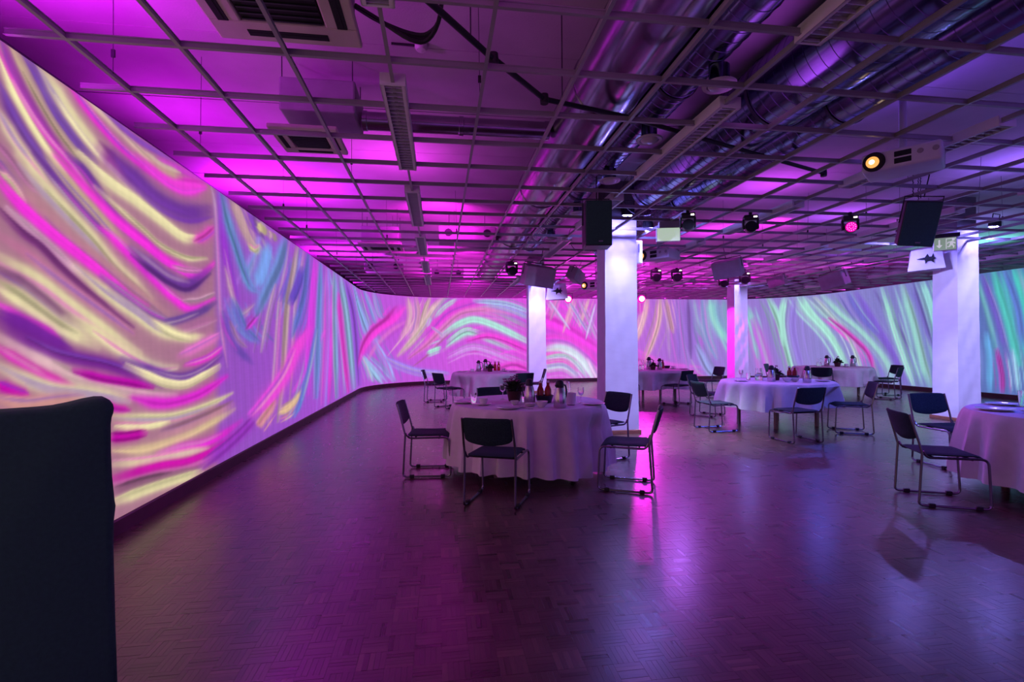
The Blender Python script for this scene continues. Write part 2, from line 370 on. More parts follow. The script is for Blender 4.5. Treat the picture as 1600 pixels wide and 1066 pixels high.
# brush strokes of the projected picture, in wall metres:
# (belongs to the near sheet, colour, width, length-to-height ratio, [(along the wall, height) ...])
STROKES = [
 (1,(104,50,150),0.076,0.825,[(6.16,2.92),(6.27,2.77),(6.39,2.66),(6.54,2.56),(6.72,2.44)]),
 (1,(170,100,150),0.047,0.832,[(6.15,2.57),(6.25,2.51),(6.36,2.42),(6.47,2.37)]),
 (1,(228,218,165),0.067,0.825,[(6.16,2.75),(6.27,2.63),(6.39,2.54),(6.54,2.44)]),
 (1,(104,50,150),0.041,0.868,[(6.15,2.47),(6.24,2.4),(6.35,2.33)]),
 (1,(140,50,150),0.065,0.826,[(6.2,3.17),(6.29,3.01),(6.4,2.89),(6.55,2.76),(6.73,2.64)]),
 (1,(232,45,208),0.041,0.794,[(6.16,3.11),(6.25,2.97),(6.37,2.85),(6.53,2.74),(6.72,2.65),(6.87,2.54)]),
 (1,(228,218,165),0.049,0.809,[(6.16,3.06),(6.25,2.92),(6.34,2.82),(6.46,2.71),(6.6,2.61),(6.82,2.47)]),
 (1,(192,165,135),0.056,0.768,[(6.24,3.19),(6.34,3.08),(6.47,2.95),(6.62,2.83),(6.82,2.72),(7.12,2.56)]),
 (1,(95,50,150),0.065,0.752,[(6.33,3.19),(6.46,3.08),(6.58,2.95),(6.7,2.87),(6.8,2.81),(6.97,2.75)]),
 (1,(228,218,165),0.1,0.699,[(6.46,3.18),(6.59,3.08),(6.73,2.98),(6.95,2.87),(7.18,2.79),(7.48,2.67)]),
 (1,(232,45,208),0.062,0.642,[(6.67,3.22),(6.82,3.12),(7.03,3.03),(7.27,2.96),(7.56,2.92),(7.86,2.9)]),
 (1,(222,190,165),0.064,0.642,[(6.79,3.19),(7.03,3.14),(7.28,3.09),(7.56,3.03),(7.87,3.01)]),
 (1,(150,70,170),0.061,0.589,[(7.06,3.16),(7.37,3.12),(7.64,3.12),(8.08,3.15)]),
 (1,(190,60,190),0.069,0.524,[(7.72,3.05),(8.15,3.11),(8.63,3.16)]),
 (1,(242,60,216),0.079,0.523,[(7.72,2.94),(8.14,2.99),(8.66,3.12)]),
 (1,(150,60,150),0.126,0.642,[(7.02,2.86),(7.27,2.79),(7.56,2.73)]),
 (1,(192,165,135),0.08,0.564,[(7.61,3.02),(7.83,3.0),(8.15,3.04)]),
 (1,(240,60,215),0.09,0.517,[(7.48,2.98),(7.83,2.92),(8.21,2.93),(8.66,3.1)]),
 (1,(104,50,150),0.152,0.562,[(7.19,2.87),(7.46,2.78),(7.83,2.71),(8.32,2.74),(8.87,2.93)]),
 (1,(228,218,165),0.093,0.562,[(6.8,2.73),(7.1,2.65),(7.46,2.6),(7.83,2.53),(8.2,2.47),(8.5,2.52)]),
 (1,(232,70,195),0.076,0.477,[(8.42,2.48),(8.65,2.59),(8.87,2.73)]),
 (1,(104,50,150),0.061,0.655,[(6.7,2.7),(6.87,2.64),(7.18,2.43),(7.45,2.33),(7.82,2.31)]),
 (1,(228,218,165),0.048,0.563,[(6.96,2.57),(7.27,2.47),(7.55,2.39),(7.82,2.31),(8.27,2.28),(8.69,2.35)]),
 (1,(232,45,208),0.075,0.597,[(6.59,2.65),(6.78,2.56),(6.98,2.47),(7.18,2.4),(7.55,2.3),(7.82,2.22),(8.13,2.17),(8.49,2.15),(8.86,2.34)]),
 (1,(245,150,215),0.039,0.513,[(8.0,2.16),(8.27,2.17),(8.57,2.21)]),
 (1,(192,165,135),0.077,0.702,[(6.52,2.62),(6.73,2.5),(6.94,2.4),(7.2,2.26),(7.4,2.16)]),
 (1,(104,50,150),0.052,0.732,[(6.42,2.6),(6.62,2.48),(6.78,2.39),(6.94,2.31),(7.1,2.25)]),
 (1,(228,218,165),0.096,0.702,[(6.31,2.54),(6.5,2.42),(6.73,2.3),(6.94,2.19),(7.18,2.04),(7.45,1.92),(7.65,1.83)]),
 (1,(232,45,208),0.073,0.566,[(7.02,2.28),(7.18,2.23),(7.45,2.11),(7.76,1.97),(8.0,1.87),(8.34,1.79),(8.86,1.94)]),
 (1,(104,50,150),0.102,0.545,[(7.38,2.2),(7.68,2.11),(7.97,2.04),(8.31,2.03),(8.77,2.25)]),
 (1,(218,165,195),0.03,0.485,[(8.2,1.87),(8.52,1.91),(8.86,2.01)]),
 (1,(184,130,140),0.081,0.688,[(6.17,2.46),(6.3,2.36),(6.5,2.27),(6.7,2.16),(7.01,2.05),(7.31,1.93),(7.62,1.82),(8.0,1.68)]),
 (1,(228,218,165),0.025,0.87,[(6.18,2.41),(6.25,2.38),(6.35,2.29)]),
 (1,(232,45,208),0.066,0.729,[(6.15,2.36),(6.28,2.27),(6.43,2.19),(6.62,2.11),(6.78,2.05),(7.01,1.96),(7.31,1.84),(7.6,1.77)]),
 (1,(104,50,150),0.046,0.585,[(7.01,1.93),(7.3,1.82),(7.62,1.71),(8.0,1.63)]),
 (1,(218,165,195),0.053,0.78,[(6.22,2.21),(6.4,2.12),(6.57,2.04),(6.72,1.96),(6.94,1.87)]),
 (1,(228,218,165),0.091,0.613,[(6.76,1.96),(7.09,1.81),(7.45,1.68),(7.81,1.55),(8.3,1.49)]),
 (1,(120,50,120),0.051,0.77,[(6.15,2.2),(6.32,2.1),(6.47,2.04),(6.61,1.95),(6.81,1.84),(7.09,1.71),(7.4,1.58)]),
 (1,(190,112,150),0.064,0.73,[(6.15,2.06),(6.36,1.98),(6.57,1.88),(6.78,1.79),(7.09,1.66),(7.4,1.53)]),
 (1,(228,218,165),0.079,0.75,[(6.15,1.94),(6.32,1.88),(6.49,1.82),(6.69,1.72),(6.93,1.61),(7.17,1.5),(7.49,1.37)]),
 (1,(118,68,112),0.058,0.797,[(6.15,1.87),(6.32,1.81),(6.49,1.72),(6.64,1.63),(6.84,1.56)]),
 (1,(228,218,165),0.102,0.773,[(6.15,1.78),(6.29,1.72),(6.45,1.64),(6.61,1.56),(6.77,1.5),(6.97,1.42)]),
 (1,(232,45,208),0.04,0.801,[(6.15,1.67),(6.29,1.61),(6.49,1.54),(6.61,1.48)]),
 (1,(104,30,140),0.089,0.786,[(6.15,1.61),(6.35,1.54),(6.53,1.46),(6.71,1.39)]),
 (1,(92,60,140),0.066,0.489,[(7.82,1.62),(8.13,1.67),(8.49,1.76),(8.9,1.91)]),
 (1,(165,100,145),0.107,0.506,[(8.0,1.53),(8.33,1.61),(8.9,1.73)]),
 (1,(228,218,165),0.097,0.613,[(6.69,1.62),(6.93,1.54),(7.19,1.42),(7.44,1.32),(7.75,1.23),(8.06,1.23)]),
 (1,(228,218,165),0.082,0.505,[(7.7,1.64),(8.0,1.55),(8.33,1.51),(8.6,1.53)]),
 (1,(222,115,190),0.093,0.482,[(8.12,1.33),(8.56,1.44),(8.99,1.55)]),
 (1,(110,30,140),0.091,0.726,[(6.15,1.57),(6.35,1.47),(6.56,1.39),(6.8,1.34),(7.09,1.29),(7.44,1.19),(7.81,1.05)]),
 (1,(92,42,150),0.082,0.526,[(7.26,1.33),(7.67,1.21),(8.12,1.13),(8.56,1.18),(9.03,1.32)]),
 (1,(232,45,208),0.057,0.466,[(8.22,1.24),(8.68,1.3),(9.08,1.42)]),
 (1,(228,218,165),0.063,0.512,[(7.3,1.27),(7.59,1.18),(7.87,1.1),(8.22,1.06),(8.59,1.12),(8.98,1.2)]),
 (1,(228,190,190),0.07,0.693,[(6.14,1.49),(6.35,1.39),(6.56,1.3),(6.75,1.22),(6.97,1.17),(7.25,1.1),(7.67,1.02),(8.05,0.97)]),
 (1,(192,0,172),0.051,0.635,[(6.74,1.27),(7.01,1.2),(7.3,1.15),(7.67,1.08)]),
 (1,(212,30,170),0.051,0.799,[(6.14,1.43),(6.31,1.34),(6.49,1.25),(6.73,1.16)]),
 (1,(228,218,165),0.077,0.724,[(6.14,1.33),(6.35,1.23),(6.56,1.16),(6.8,1.12),(7.08,1.06),(7.34,1.0)]),
 (1,(192,0,165),0.054,0.86,[(6.14,1.22),(6.26,1.17),(6.36,1.13)]),
 (1,(205,145,135),0.069,0.778,[(6.14,1.13),(6.35,1.09),(6.56,1.09),(6.82,1.08)]),
 (1,(205,20,170),0.052,0.654,[(6.97,1.04),(7.16,0.96),(7.34,0.92)]),
 (1,(230,35,215),0.092,0.526,[(7.39,1.02),(7.75,0.93),(8.12,0.91),(8.59,0.95),(9.17,1.08)]),
 (1,(192,165,135),0.072,0.542,[(7.16,0.86),(7.54,0.8),(7.95,0.76),(8.47,0.74)]),
 (1,(228,218,165),0.058,0.492,[(7.14,0.91),(7.54,0.84),(7.96,0.79),(8.39,0.79),(8.89,0.82),(9.32,0.87)]),
 (1,(228,218,165),0.039,0.594,[(7.16,0.81),(7.54,0.75),(7.93,0.73)]),
 (1,(200,0,170),0.059,0.632,[(7.1,0.75),(7.29,0.72),(7.56,0.7)]),
 (1,(190,130,150),0.097,0.462,[(7.8,0.64),(8.25,0.65),(8.79,0.68),(9.32,0.73)]),
 (1,(212,184,142),0.078,0.508,[(7.14,0.65),(7.48,0.58),(7.8,0.56),(8.28,0.56),(8.88,0.61),(9.37,0.67)]),
 (1,(215,40,200),0.086,0.478,[(7.74,0.48),(8.18,0.45),(8.58,0.41),(9.02,0.42),(9.58,0.5)]),
 (1,(228,218,165),0.067,0.558,[(7.14,0.54),(7.48,0.48),(7.8,0.44),(8.25,0.39),(8.7,0.34)]),
 (1,(196,12,160),0.088,0.506,[(7.1,0.44),(7.43,0.4),(7.8,0.36),(8.28,0.29),(8.88,0.29),(9.7,0.39)]),
 (1,(130,80,112),0.066,0.544,[(7.16,0.33),(7.53,0.3),(7.95,0.24),(8.46,0.18)]),
 (1,(228,218,165),0.073,0.558,[(7.11,0.25),(7.43,0.23),(7.8,0.2),(8.18,0.16),(8.54,0.13)]),
 (1,(155,55,195),0.135,0.398,[(8.58,0.19),(9.11,0.26),(9.64,0.36),(10.14,0.49)]),
 (0,(180,135,185),0.044,0.45,[(8.78,3.18),(8.89,2.96),(8.94,2.49),(8.98,1.89),(9.06,1.49),(9.17,1.18)]),
 (0,(150,50,200),0.086,0.418,[(8.99,3.18),(9.15,2.53),(9.34,2.14),(9.49,1.83),(9.78,1.59)]),
 (0,(96,150,206),0.104,0.4,[(9.06,3.19),(9.25,2.86),(9.46,2.63),(9.67,2.4),(9.91,2.2),(10.17,2.16)]),
 (0,(185,150,150),0.119,0.392,[(9.33,3.2),(9.57,3.01),(9.8,2.84),(10.18,2.7)]),
 (0,(215,200,140),0.057,0.374,[(9.86,2.73),(10.08,2.71),(10.25,2.79)]),
 (0,(172,120,172),0.058,0.397,[(9.14,2.32),(9.34,2.01),(9.6,1.83),(10.04,1.98)]),
 (0,(110,60,170),0.097,0.372,[(9.99,3.16),(10.18,3.02),(10.39,2.94)]),
 (0,(100,122,202),0.117,0.4,[(9.34,1.97),(9.66,1.66),(10.16,1.48)]),
 (0,(200,60,205),0.059,0.367,[(9.78,1.64),(10.23,1.87)]),
 (0,(105,70,170),0.079,0.4,[(9.08,1.8),(9.23,1.58),(9.54,1.37),(9.95,1.2)]),
 (0,(165,120,170),0.044,0.412,[(9.28,1.71),(9.49,1.5),(9.77,1.41)]),
 (0,(200,185,135),0.119,0.361,[(10.19,3.09),(10.3,3.06),(10.26,2.99)]),
 (0,(112,152,222),0.156,0.357,[(10.62,2.88),(10.39,2.51),(10.11,2.23)]),
 (0,(112,152,222),0.135,0.341,[(11.39,3.15),(11.11,2.73),(10.61,2.29),(10.1,1.84)]),
 (0,(172,130,192),0.057,0.35,[(10.93,2.35),(10.6,1.9),(10.3,1.34)]),
 (0,(202,172,172),0.069,0.308,[(12.12,3.15),(11.87,2.68),(11.58,2.22),(11.45,1.81),(11.25,0.95),(11.01,0.28)]),
 (0,(90,70,190),0.093,0.287,[(11.65,2.11),(12.09,2.46),(12.44,2.83)]),
 (0,(96,120,212),0.101,0.281,[(12.85,3.16),(12.58,2.45),(12.21,2.0),(11.74,1.58)]),
 (0,(205,60,212),0.143,0.267,[(13.44,3.12),(13.21,2.41),(12.91,1.53),(12.69,0.53)]),
 (0,(110,142,216),0.096,0.248,[(13.86,3.12),(13.63,1.91),(13.41,0.39)]),
 (0,(150,120,222),0.08,0.229,[(14.5,3.14),(14.61,1.95),(14.14,0.12)]),
 (0,(210,60,205),0.082,0.217,[(14.96,2.8),(14.82,1.55),(14.5,0.19)]),
 (0,(132,172,222),0.102,0.211,[(15.31,3.18),(15.23,1.98),(15.42,0.18)]),
 (0,(228,60,202),0.099,0.192,[(15.64,2.7),(15.99,1.74),(16.85,0.17)]),
 (0,(142,192,222),0.115,0.188,[(15.92,3.13),(16.87,2.05),(17.78,0.19)]),
 (0,(140,80,212),0.126,0.168,[(16.77,3.1),(18.02,2.11),(18.73,0.22)]),
 (0,(132,172,226),0.209,0.474,[(17.76,3.17),(18.9,2.42),(19.55,1.77),(19.94,1.54)]),
 (0,(132,172,226),0.106,0.542,[(19.25,3.18),(19.74,2.59),(20.09,2.02)]),
 (0,(132,172,226),0.096,0.66,[(19.9,3.19),(20.23,2.44),(20.58,2.28)]),
 (0,(238,70,216),0.179,0.308,[(12.92,1.74),(12.06,1.37),(11.43,0.97),(10.58,0.66),(10.08,0.52)]),
 (0,(228,192,140),0.079,0.301,[(12.32,0.63),(11.82,0.47),(11.14,0.43)]),
 (0,(218,150,150),0.095,0.356,[(10.89,0.57),(10.35,0.39),(9.94,0.24)]),
 (0,(215,180,140),0.058,0.311,[(12.15,0.53),(11.51,0.39),(11.06,0.39)]),
 (0,(96,130,210),0.064,0.271,[(13.4,1.76),(12.9,1.06),(12.26,0.45),(11.87,0.22)]),
 (0,(150,190,226),0.141,0.521,[(18.87,1.16),(19.71,0.67),(20.3,0.16)]),
 (0,(150,190,226),0.103,0.449,[(19.05,1.1),(19.48,0.74),(19.81,0.26)]),
 (0,(150,160,226),0.133,0.71,[(19.94,1.55),(20.48,0.88),(20.8,0.19)]),
 (0,(238,62,214),0.261,0.568,[(18.61,0.84),(19.21,1.38),(19.94,1.91),(20.66,2.29),(21.13,2.75)]),
 (0,(222,158,195),0.114,0.886,[(21.44,3.09),(21.53,2.55),(21.43,2.09),(21.11,1.59)]),
 (0,(222,158,195),0.136,0.909,[(21.76,3.12),(21.83,2.56),(21.7,1.98),(21.5,1.75)]),
 (0,(228,192,190),0.116,0.953,[(22.27,3.12),(22.05,2.56),(21.9,1.96)]),
 (0,(228,200,190),0.186,0.953,[(22.76,3.13),(22.36,2.68),(22.0,2.1),(21.63,1.64),(21.03,1.06)]),
 (0,(162,222,206),0.14,0.977,[(23.23,3.07),(22.83,2.81),(22.48,2.43)]),
 (0,(170,200,225),0.116,0.953,[(22.29,2.4),(22.19,2.1)]),
 (0,(222,60,212),0.233,1,[(24.6,3.1),(23.65,2.86),(22.95,2.57),(22.48,2.1),(22.09,1.71)]),
 (0,(228,125,200),0.186,0.977,[(25.61,2.53),(24.36,2.72),(23.41,2.58),(22.71,1.99),(22.11,1.41),(21.45,0.96)]),
 (0,(162,222,206),0.238,1,[(22.71,1.75),(23.29,2.15),(23.88,2.34),(24.59,2.15),(25.31,1.81),(26.04,1.45)]),
 (0,(150,150,220),0.143,0.976,[(24.36,2.93),(25.32,2.67),(26.04,2.34)]),
 (0,(160,200,225),0.143,0.976,[(23.89,3.05),(25.08,2.96),(26.04,2.63)]),
 (0,(162,222,206),0.143,1,[(22.89,1.38),(23.52,1.82),(24.0,1.77),(25.19,1.24)]),
 (0,(238,62,216),0.214,0.952,[(23.64,1.58),(24.35,1.75),(25.07,1.58),(26.03,1.14)]),
 (0,(225,190,220),0.07,0.977,[(22.33,2.08),(22.75,1.78)]),
 (0,(162,222,206),0.14,0.977,[(22.66,1.31),(22.18,1.13)]),
 (0,(200,150,225),0.119,0.976,[(22.93,0.93),(23.87,1.28),(25.06,0.91),(26.03,0.54)]),
 (0,(240,70,220),0.238,0.952,[(24.34,0.32),(25.3,0.67),(26.03,0.42)]),
 (0,(150,120,225),0.182,0.909,[(20.4,0.99),(21.74,0.5),(22.93,0.35)]),
 (0,(240,62,222),0.39,0.976,[(26.41,2.34),(27.27,1.98),(28.65,1.11)]),
 (0,(238,62,216),0.341,0.951,[(26.41,1.62),(27.52,1.49),(28.77,0.5)]),
 (0,(206,222,236),0.293,0.951,[(26.4,1.23),(27.14,1.3),(27.64,1.12),(28.07,0.73),(28.46,0.09)]),
 (0,(235,90,205),0.085,0.951,[(26.4,0.99),(27.14,1.06),(27.76,0.81)]),
 (0,(200,226,228),0.146,0.951,[(26.4,0.85),(27.27,0.98),(27.81,0.64),(28.21,0.09)]),
 (0,(235,90,205),0.085,0.951,[(26.4,0.68),(27.27,0.76),(27.81,0.39)]),
 (0,(200,215,232),0.195,0.976,[(26.4,0.46),(27.26,0.55),(27.83,0.15)]),
 (0,(225,190,235),0.098,0.951,[(28.22,0.87),(28.47,0.38),(28.62,0.09)]),
 (0,(222,158,195),0.098,0.976,[(27.08,3.16),(26.78,2.34)]),
 (0,(222,158,195),0.098,0.951,[(27.68,3.12),(27.27,1.86)]),
 (0,(222,158,195),0.098,0.951,[(28.29,3.17),(27.9,2.1)]),
 (0,(200,180,230),0.061,0.951,[(26.74,3.07),(27.52,1.98)]),
 (0,(200,180,230),0.061,0.927,[(27.91,3.07),(28.58,1.61)]),
 (0,(190,190,230),0.061,0.951,[(27.48,3.07),(28.22,1.85)]),
 (0,(200,180,230),0.061,0.951,[(28.54,2.95),(28.15,1.61)]),
 (0,(225,85,215),0.4,0.925,[(29.93,0.86),(31.37,0.21),(32.97,0.01)]),
 (0,(232,182,190),0.175,0.925,[(30.65,3.19),(30.46,2.34),(30.14,1.47)]),
 (0,(232,182,190),0.15,0.95,[(31.18,3.19),(31.12,2.34),(30.9,1.59),(30.53,0.73)]),
 (0,(228,170,195),0.125,0.925,[(31.41,3.19),(31.59,2.34),(31.7,1.84)]),
 (0,(215,60,212),0.2,0.95,[(30.34,3.19),(30.33,2.59)]),
 (0,(150,108,212),0.35,0.925,[(32.32,3.2),(32.39,1.84),(32.44,0.83)]),
 (0,(165,130,222),0.15,0.925,[(31.92,3.2),(32.07,1.59),(32.3,0.45)]),
 (0,(135,208,208),0.41,0.923,[(33.32,3.2),(33.48,2.34),(34.04,1.45)]),
 (0,(125,190,210),0.205,0.923,[(32.94,3.2),(33.12,1.83),(33.52,0.82)]),
 (0,(150,160,225),0.256,0.923,[(32.71,1.33),(33.24,0.31),(33.78,0.0)]),
 (0,(140,208,205),0.25,1.075,[(34.71,2.83),(34.98,1.82),(35.16,0.81)]),
 (0,(185,95,215),0.35,1.125,[(34.94,2.32),(35.31,1.06),(35.53,0.02)]),
 (0,(162,222,206),0.171,1.098,[(35.44,3.15),(35.77,2.3),(36.13,0.82),(36.31,0.05)]),
 (0,(162,222,206),0.146,1.098,[(36.02,3.12),(35.92,2.29),(36.01,1.31)]),
 (0,(150,130,222),0.195,1.073,[(36.32,3.0),(36.27,1.79),(36.64,0.12)]),
 (0,(162,222,206),0.227,0.841,[(36.51,3.13),(36.89,2.49),(37.74,1.53),(38.6,0.23)]),
 (0,(205,225,225),0.109,0.848,[(37.06,3.08),(37.75,2.39),(38.56,1.42),(39.06,0.26)]),
 (0,(160,220,208),0.25,0.854,[(37.39,3.1),(38.02,2.42),(38.95,1.73),(39.78,0.91),(40.15,0.2)]),
 (0,(222,70,202),0.125,0.875,[(37.64,2.28),(38.56,1.63),(39.19,1.1),(39.45,0.49)]),
 (0,(120,92,202),0.252,0.913,[(38.78,3.05),(39.55,1.92),(40.22,0.92),(40.53,0.21)]),
 (0,(110,110,210),0.167,0.854,[(38.44,3.09),(38.95,2.36),(39.55,1.71)]),
 (0,(158,226,208),0.135,0.923,[(39.75,3.11),(40.01,2.29),(40.27,1.5),(40.56,0.74),(40.79,0.15)]),
 (0,(150,214,204),0.222,0.981,[(40.41,3.11),(40.75,2.06),(41.03,0.94),(41.26,0.15)]),
 (0,(120,110,205),0.13,0.981,[(40.74,3.15),(41.04,2.23),(41.32,1.31)]),
 (0,(145,208,208),0.144,0.991,[(41.05,3.18),(41.32,2.39),(41.59,1.31)]),
 (0,(170,190,235),0.138,1.034,[(41.6,3.08),(41.94,1.66),(42.1,0.29)]),
 (0,(115,85,202),0.143,1.127,[(42.66,3.08),(42.98,2.11),(43.24,1.0)]),
 (0,(80,196,190),0.219,1.141,[(42.92,3.17),(43.24,1.94),(43.47,0.85)]),
 (0,(70,202,186),0.212,1.182,[(43.37,3.22),(43.61,2.22),(43.73,1.01)]),
 (0,(90,120,205),0.154,1.185,[(43.18,3.19),(43.45,2.23),(43.57,1.31)]),
 (0,(95,160,215),0.129,1.113,[(42.73,1.64),(42.81,0.99),(42.8,0.15)]),
 (0,(192,70,192),0.094,1.15,[(43.0,1.23),(43.11,0.6),(43.12,0.15)]),
 (0,(150,205,228),0.092,1.185,[(43.33,1.23),(43.44,0.21)]),
 (0,(80,185,185),0.232,1.232,[(43.82,3.17),(44.08,1.89),(44.19,0.45)]),
 (0,(120,100,210),0.197,1.282,[(44.2,3.18),(44.43,1.88),(44.53,0.48)]),
]

BASE_U = [0, 8.8, 9.0, 11.5, 14, 18, 20, 23, 26, 29, 31, 33, 35, 37.5, 40.5, 42.5, 46, 57]
BASE_C = [(172, 124, 134), (166, 112, 138), (146, 80, 188), (155, 80, 200), (165, 80, 208), (168, 90, 214), (185, 85, 216), (200, 85, 218), (215, 80, 218), (205, 95, 218), (172, 105, 214), (155, 112, 210), (148, 122, 208), (138, 132, 205), (125, 125, 198), (88, 112, 182), (78, 108, 175), (70, 95, 165)]
SEAM_V = [-0.2, 0.0, 0.64, 1.13, 1.58, 2.07, 2.77, 3.3]
SEAM_U = [11.2, 10.85, 9.6, 9.23, 9.0, 8.96, 8.89, 8.76]
def s2l(c):
    c = np.asarray(c, float) / 255.0
    return np.where(c <= 0.04045, c / 12.92, ((c + 0.055) / 1.055) ** 2.4)
def paint(U, V):
    """projected colour at wall points (U, V)"""
    Ue = np.where(U < 6.1, 12.2 - U, U)          # the sheet goes on, mirrored, beside and behind the viewer
    Ue = np.where((U < 6.1) & (Ue > 8.7), 17.4 - Ue, Ue)
    Ue = np.where(U > 44.2, 88.4 - U, Ue)
    bc = np.array(BASE_C, float)
    colr = np.stack([np.interp(Ue, BASE_U, bc[:, k]) for k in range(3)], -1)
    seam = np.interp(V, SEAM_V, SEAM_U)
    near = 1 / (1 + np.exp(np.clip((Ue - seam) / 0.03, -40, 40)))
    rng = random.Random(3)
    full = []
    for reg, c, w, k, pts in STROKES:
        full.append((reg, c, w, k, pts, 0.97))
        far = pts[0][0] > 9.2 and not reg
        mates = ((232, 70, 212), (120, 80, 190), (215, 190, 190)) if pts[0][0] < 33 else ((120, 95, 190), (170, 222, 208), (190, 150, 220))
        for q in range(7 if far else 2):          # finer folds riding on and beside each broad one
            off = rng.uniform(-2.6, 2.6) * w if (far and q > 1) else rng.uniform(-0.55, 0.55) * w
            g = rng.choice((0.72, 0.84, 1.06, 1.1))
            c2 = tuple(min(255, x * g) for x in c) if rng.random() < 0.6 else tuple(0.5 * x + 0.5 * y for x, y in zip(c, rng.choice(mates)))
            a0, a1 = rng.choice(((0, 1), (0.1, 0.8), (0.3, 1)))
            n_ = len(pts)
            i0, i1 = int(a0 * (n_ - 1)), max(int(a0 * (n_ - 1)) + 1, int(round(a1 * (n_ - 1))))
            steep = abs(pts[-1][1] - pts[0][1]) > abs(pts[-1][0] - pts[0][0]) * k
            p2 = [(u + (off / k if steep else 0), v + (0 if steep else off)) for u, v in pts[i0:i1 + 1]]
            full.append((reg, c2, max(0.018 if pts[0][0] < 12 else 0.03, w * rng.uniform(0.2, 0.45)), k, p2, 0.62 if (far and q > 1) else 0.9))
    full.sort(key=lambda s_: s_[5] > 0.7)         # faint companions first
    for reg, c, w, k, pts, alp in full:
        P = np.array(pts, float)
        ext = w * 3.2
        box = (Ue > P[:, 0].min() - ext / k) & (Ue < P[:, 0].max() + ext / k) & (V > P[:, 1].min() - ext) & (V < P[:, 1].max() + ext)
        if not box.any():
            continue
        # smooth the polyline
        tt = np.linspace(0, 1, len(P))
        ts = np.linspace(0, 1, 4 * (len(P) - 1) + 1)
        Q = []
        for d in range(2):
            y = P[:, d]
            m_ = np.gradient(y, tt)
            i = np.clip(np.searchsorted(tt, ts, 'right') - 1, 0, len(P) - 2)
            h = tt[i + 1] - tt[i]
            s_ = (ts - tt[i]) / h
            Q.append((2 * s_**3 - 3 * s_**2 + 1) * y[i] + (s_**3 - 2 * s_**2 + s_) * h * m_[i] + (-2 * s_**3 + 3 * s_**2) * y[i + 1] + (s_**3 - s_**2) * h * m_[i + 1])
        Q = np.stack(Q, -1)
        x, y = Ue[box] * k, V[box]
        best = np.full(x.shape, 1e9)
        prm = np.zeros(x.shape)
        for j in range(len(Q) - 1):
            ax, ay = Q[j, 0] * k, Q[j, 1]
            bx_, by_ = Q[j + 1, 0] * k - ax, Q[j + 1, 1] - ay
            t = np.clip(((x - ax) * bx_ + (y - ay) * by_) / (bx_ * bx_ + by_ * by_ + 1e-12), 0, 1)
            d = np.hypot(x - ax - t * bx_, y - ay - t * by_)
            sel = d < best
            best = np.where(sel, d, best)
            prm = np.where(sel, (j + t) / (len(Q) - 1), prm)
        ends = np.minimum(1, np.minimum(prm, 1 - prm) * 5)
        hw = w * 0.55 * (0.6 + 0.4 * ends)
        a = 1 / (1 + (best / hw) ** 3.6) * (0.4 + 0.6 * ends)
        a = np.where(best > ext, 0, a) * alp
        if reg:
            a = a * near[box]
        elif pts[0][0] < 12:
            a = a * (1 - near[box])
        colr[box] = colr[box] * (1 - a[:, None]) + np.array(c, float) * a[:, None]
    # fine filaments of the projected picture, following the fall of the folds
    ph = np.sin(Ue * 21 + 2.2 * np.sin(V * 1.7 + Ue * 0.6)) * np.sin(Ue * 47 + V * 5)
    fil = np.where(Ue > 9.0, 0.035, 0.015)
    colr = colr * (1 + fil * ph)[..., None]
    mixc = np.clip((6.0 - U) / 0.8, 0, 1) * 0.5
    colr = colr * (1 - mixc[..., None]) + np.array((226.0, 208, 150)) * mixc[..., None]
    return s2l(np.clip(colr, 0, 255))
def u_samples():
    us = list(np.linspace(0, 6.0, 50))
    # about equal steps as seen across the room
    px = np.arange(-20, 562, 1.35)
    Yd = []
    for x in px:
        a = (x - 800) / 780.0
        X, Y = a * math.cos(YAW) + math.sin(YAW), -a * math.sin(YAW) + math.cos(YAW)
        Yd.append(XL / X * Y - Y0)
    us += [u for u in Yd if 6.0 < u < L1]
    us += list(np.arange(L1, 44.5, 0.026))
    us += list(np.linspace(44.5, L5, 50))
    return np.array(sorted(set(np.round(us, 4))))
US = u_samples()
screen_mat = bpy.data.materials.new('projected_picture')
screen_mat.use_nodes = True
_nt = screen_mat.node_tree
_b = _nt.nodes['Principled BSDF']
_b.inputs['Base Color'].default_value = (0.08, 0.08, 0.08, 1)
_b.inputs['Roughness'].default_value = 0.85
_b.inputs['Specular IOR Level'].default_value = 0.1
_at = _nt.nodes.new('ShaderNodeAttribute')
_at.attribute_name = 'picture'
_nz = _nt.nodes.new('ShaderNodeTexNoise')      # faint weave of the screen cloth
_nz.inputs['Scale'].default_value = 90
_mr = _nt.nodes.new('ShaderNodeMapRange')
_mr.inputs[3].default_value = 0.93
_mr.inputs[4].default_value = 1.07
_vm = _nt.nodes.new('ShaderNodeVectorMath')
_vm.operation = 'SCALE'
_nt.links.new(_nz.outputs['Fac'], _mr.inputs[0])
_nt.links.new(_at.outputs['Color'], _vm.inputs[0])
_nt.links.new(_mr.outputs[0], _vm.inputs['Scale'])
_nt.links.new(_vm.outputs[0], _b.inputs['Emission Color'])
_b.inputs['Emission Strength'].default_value = 0.97
screen_mat.cycles.emission_sampling = 'NONE'
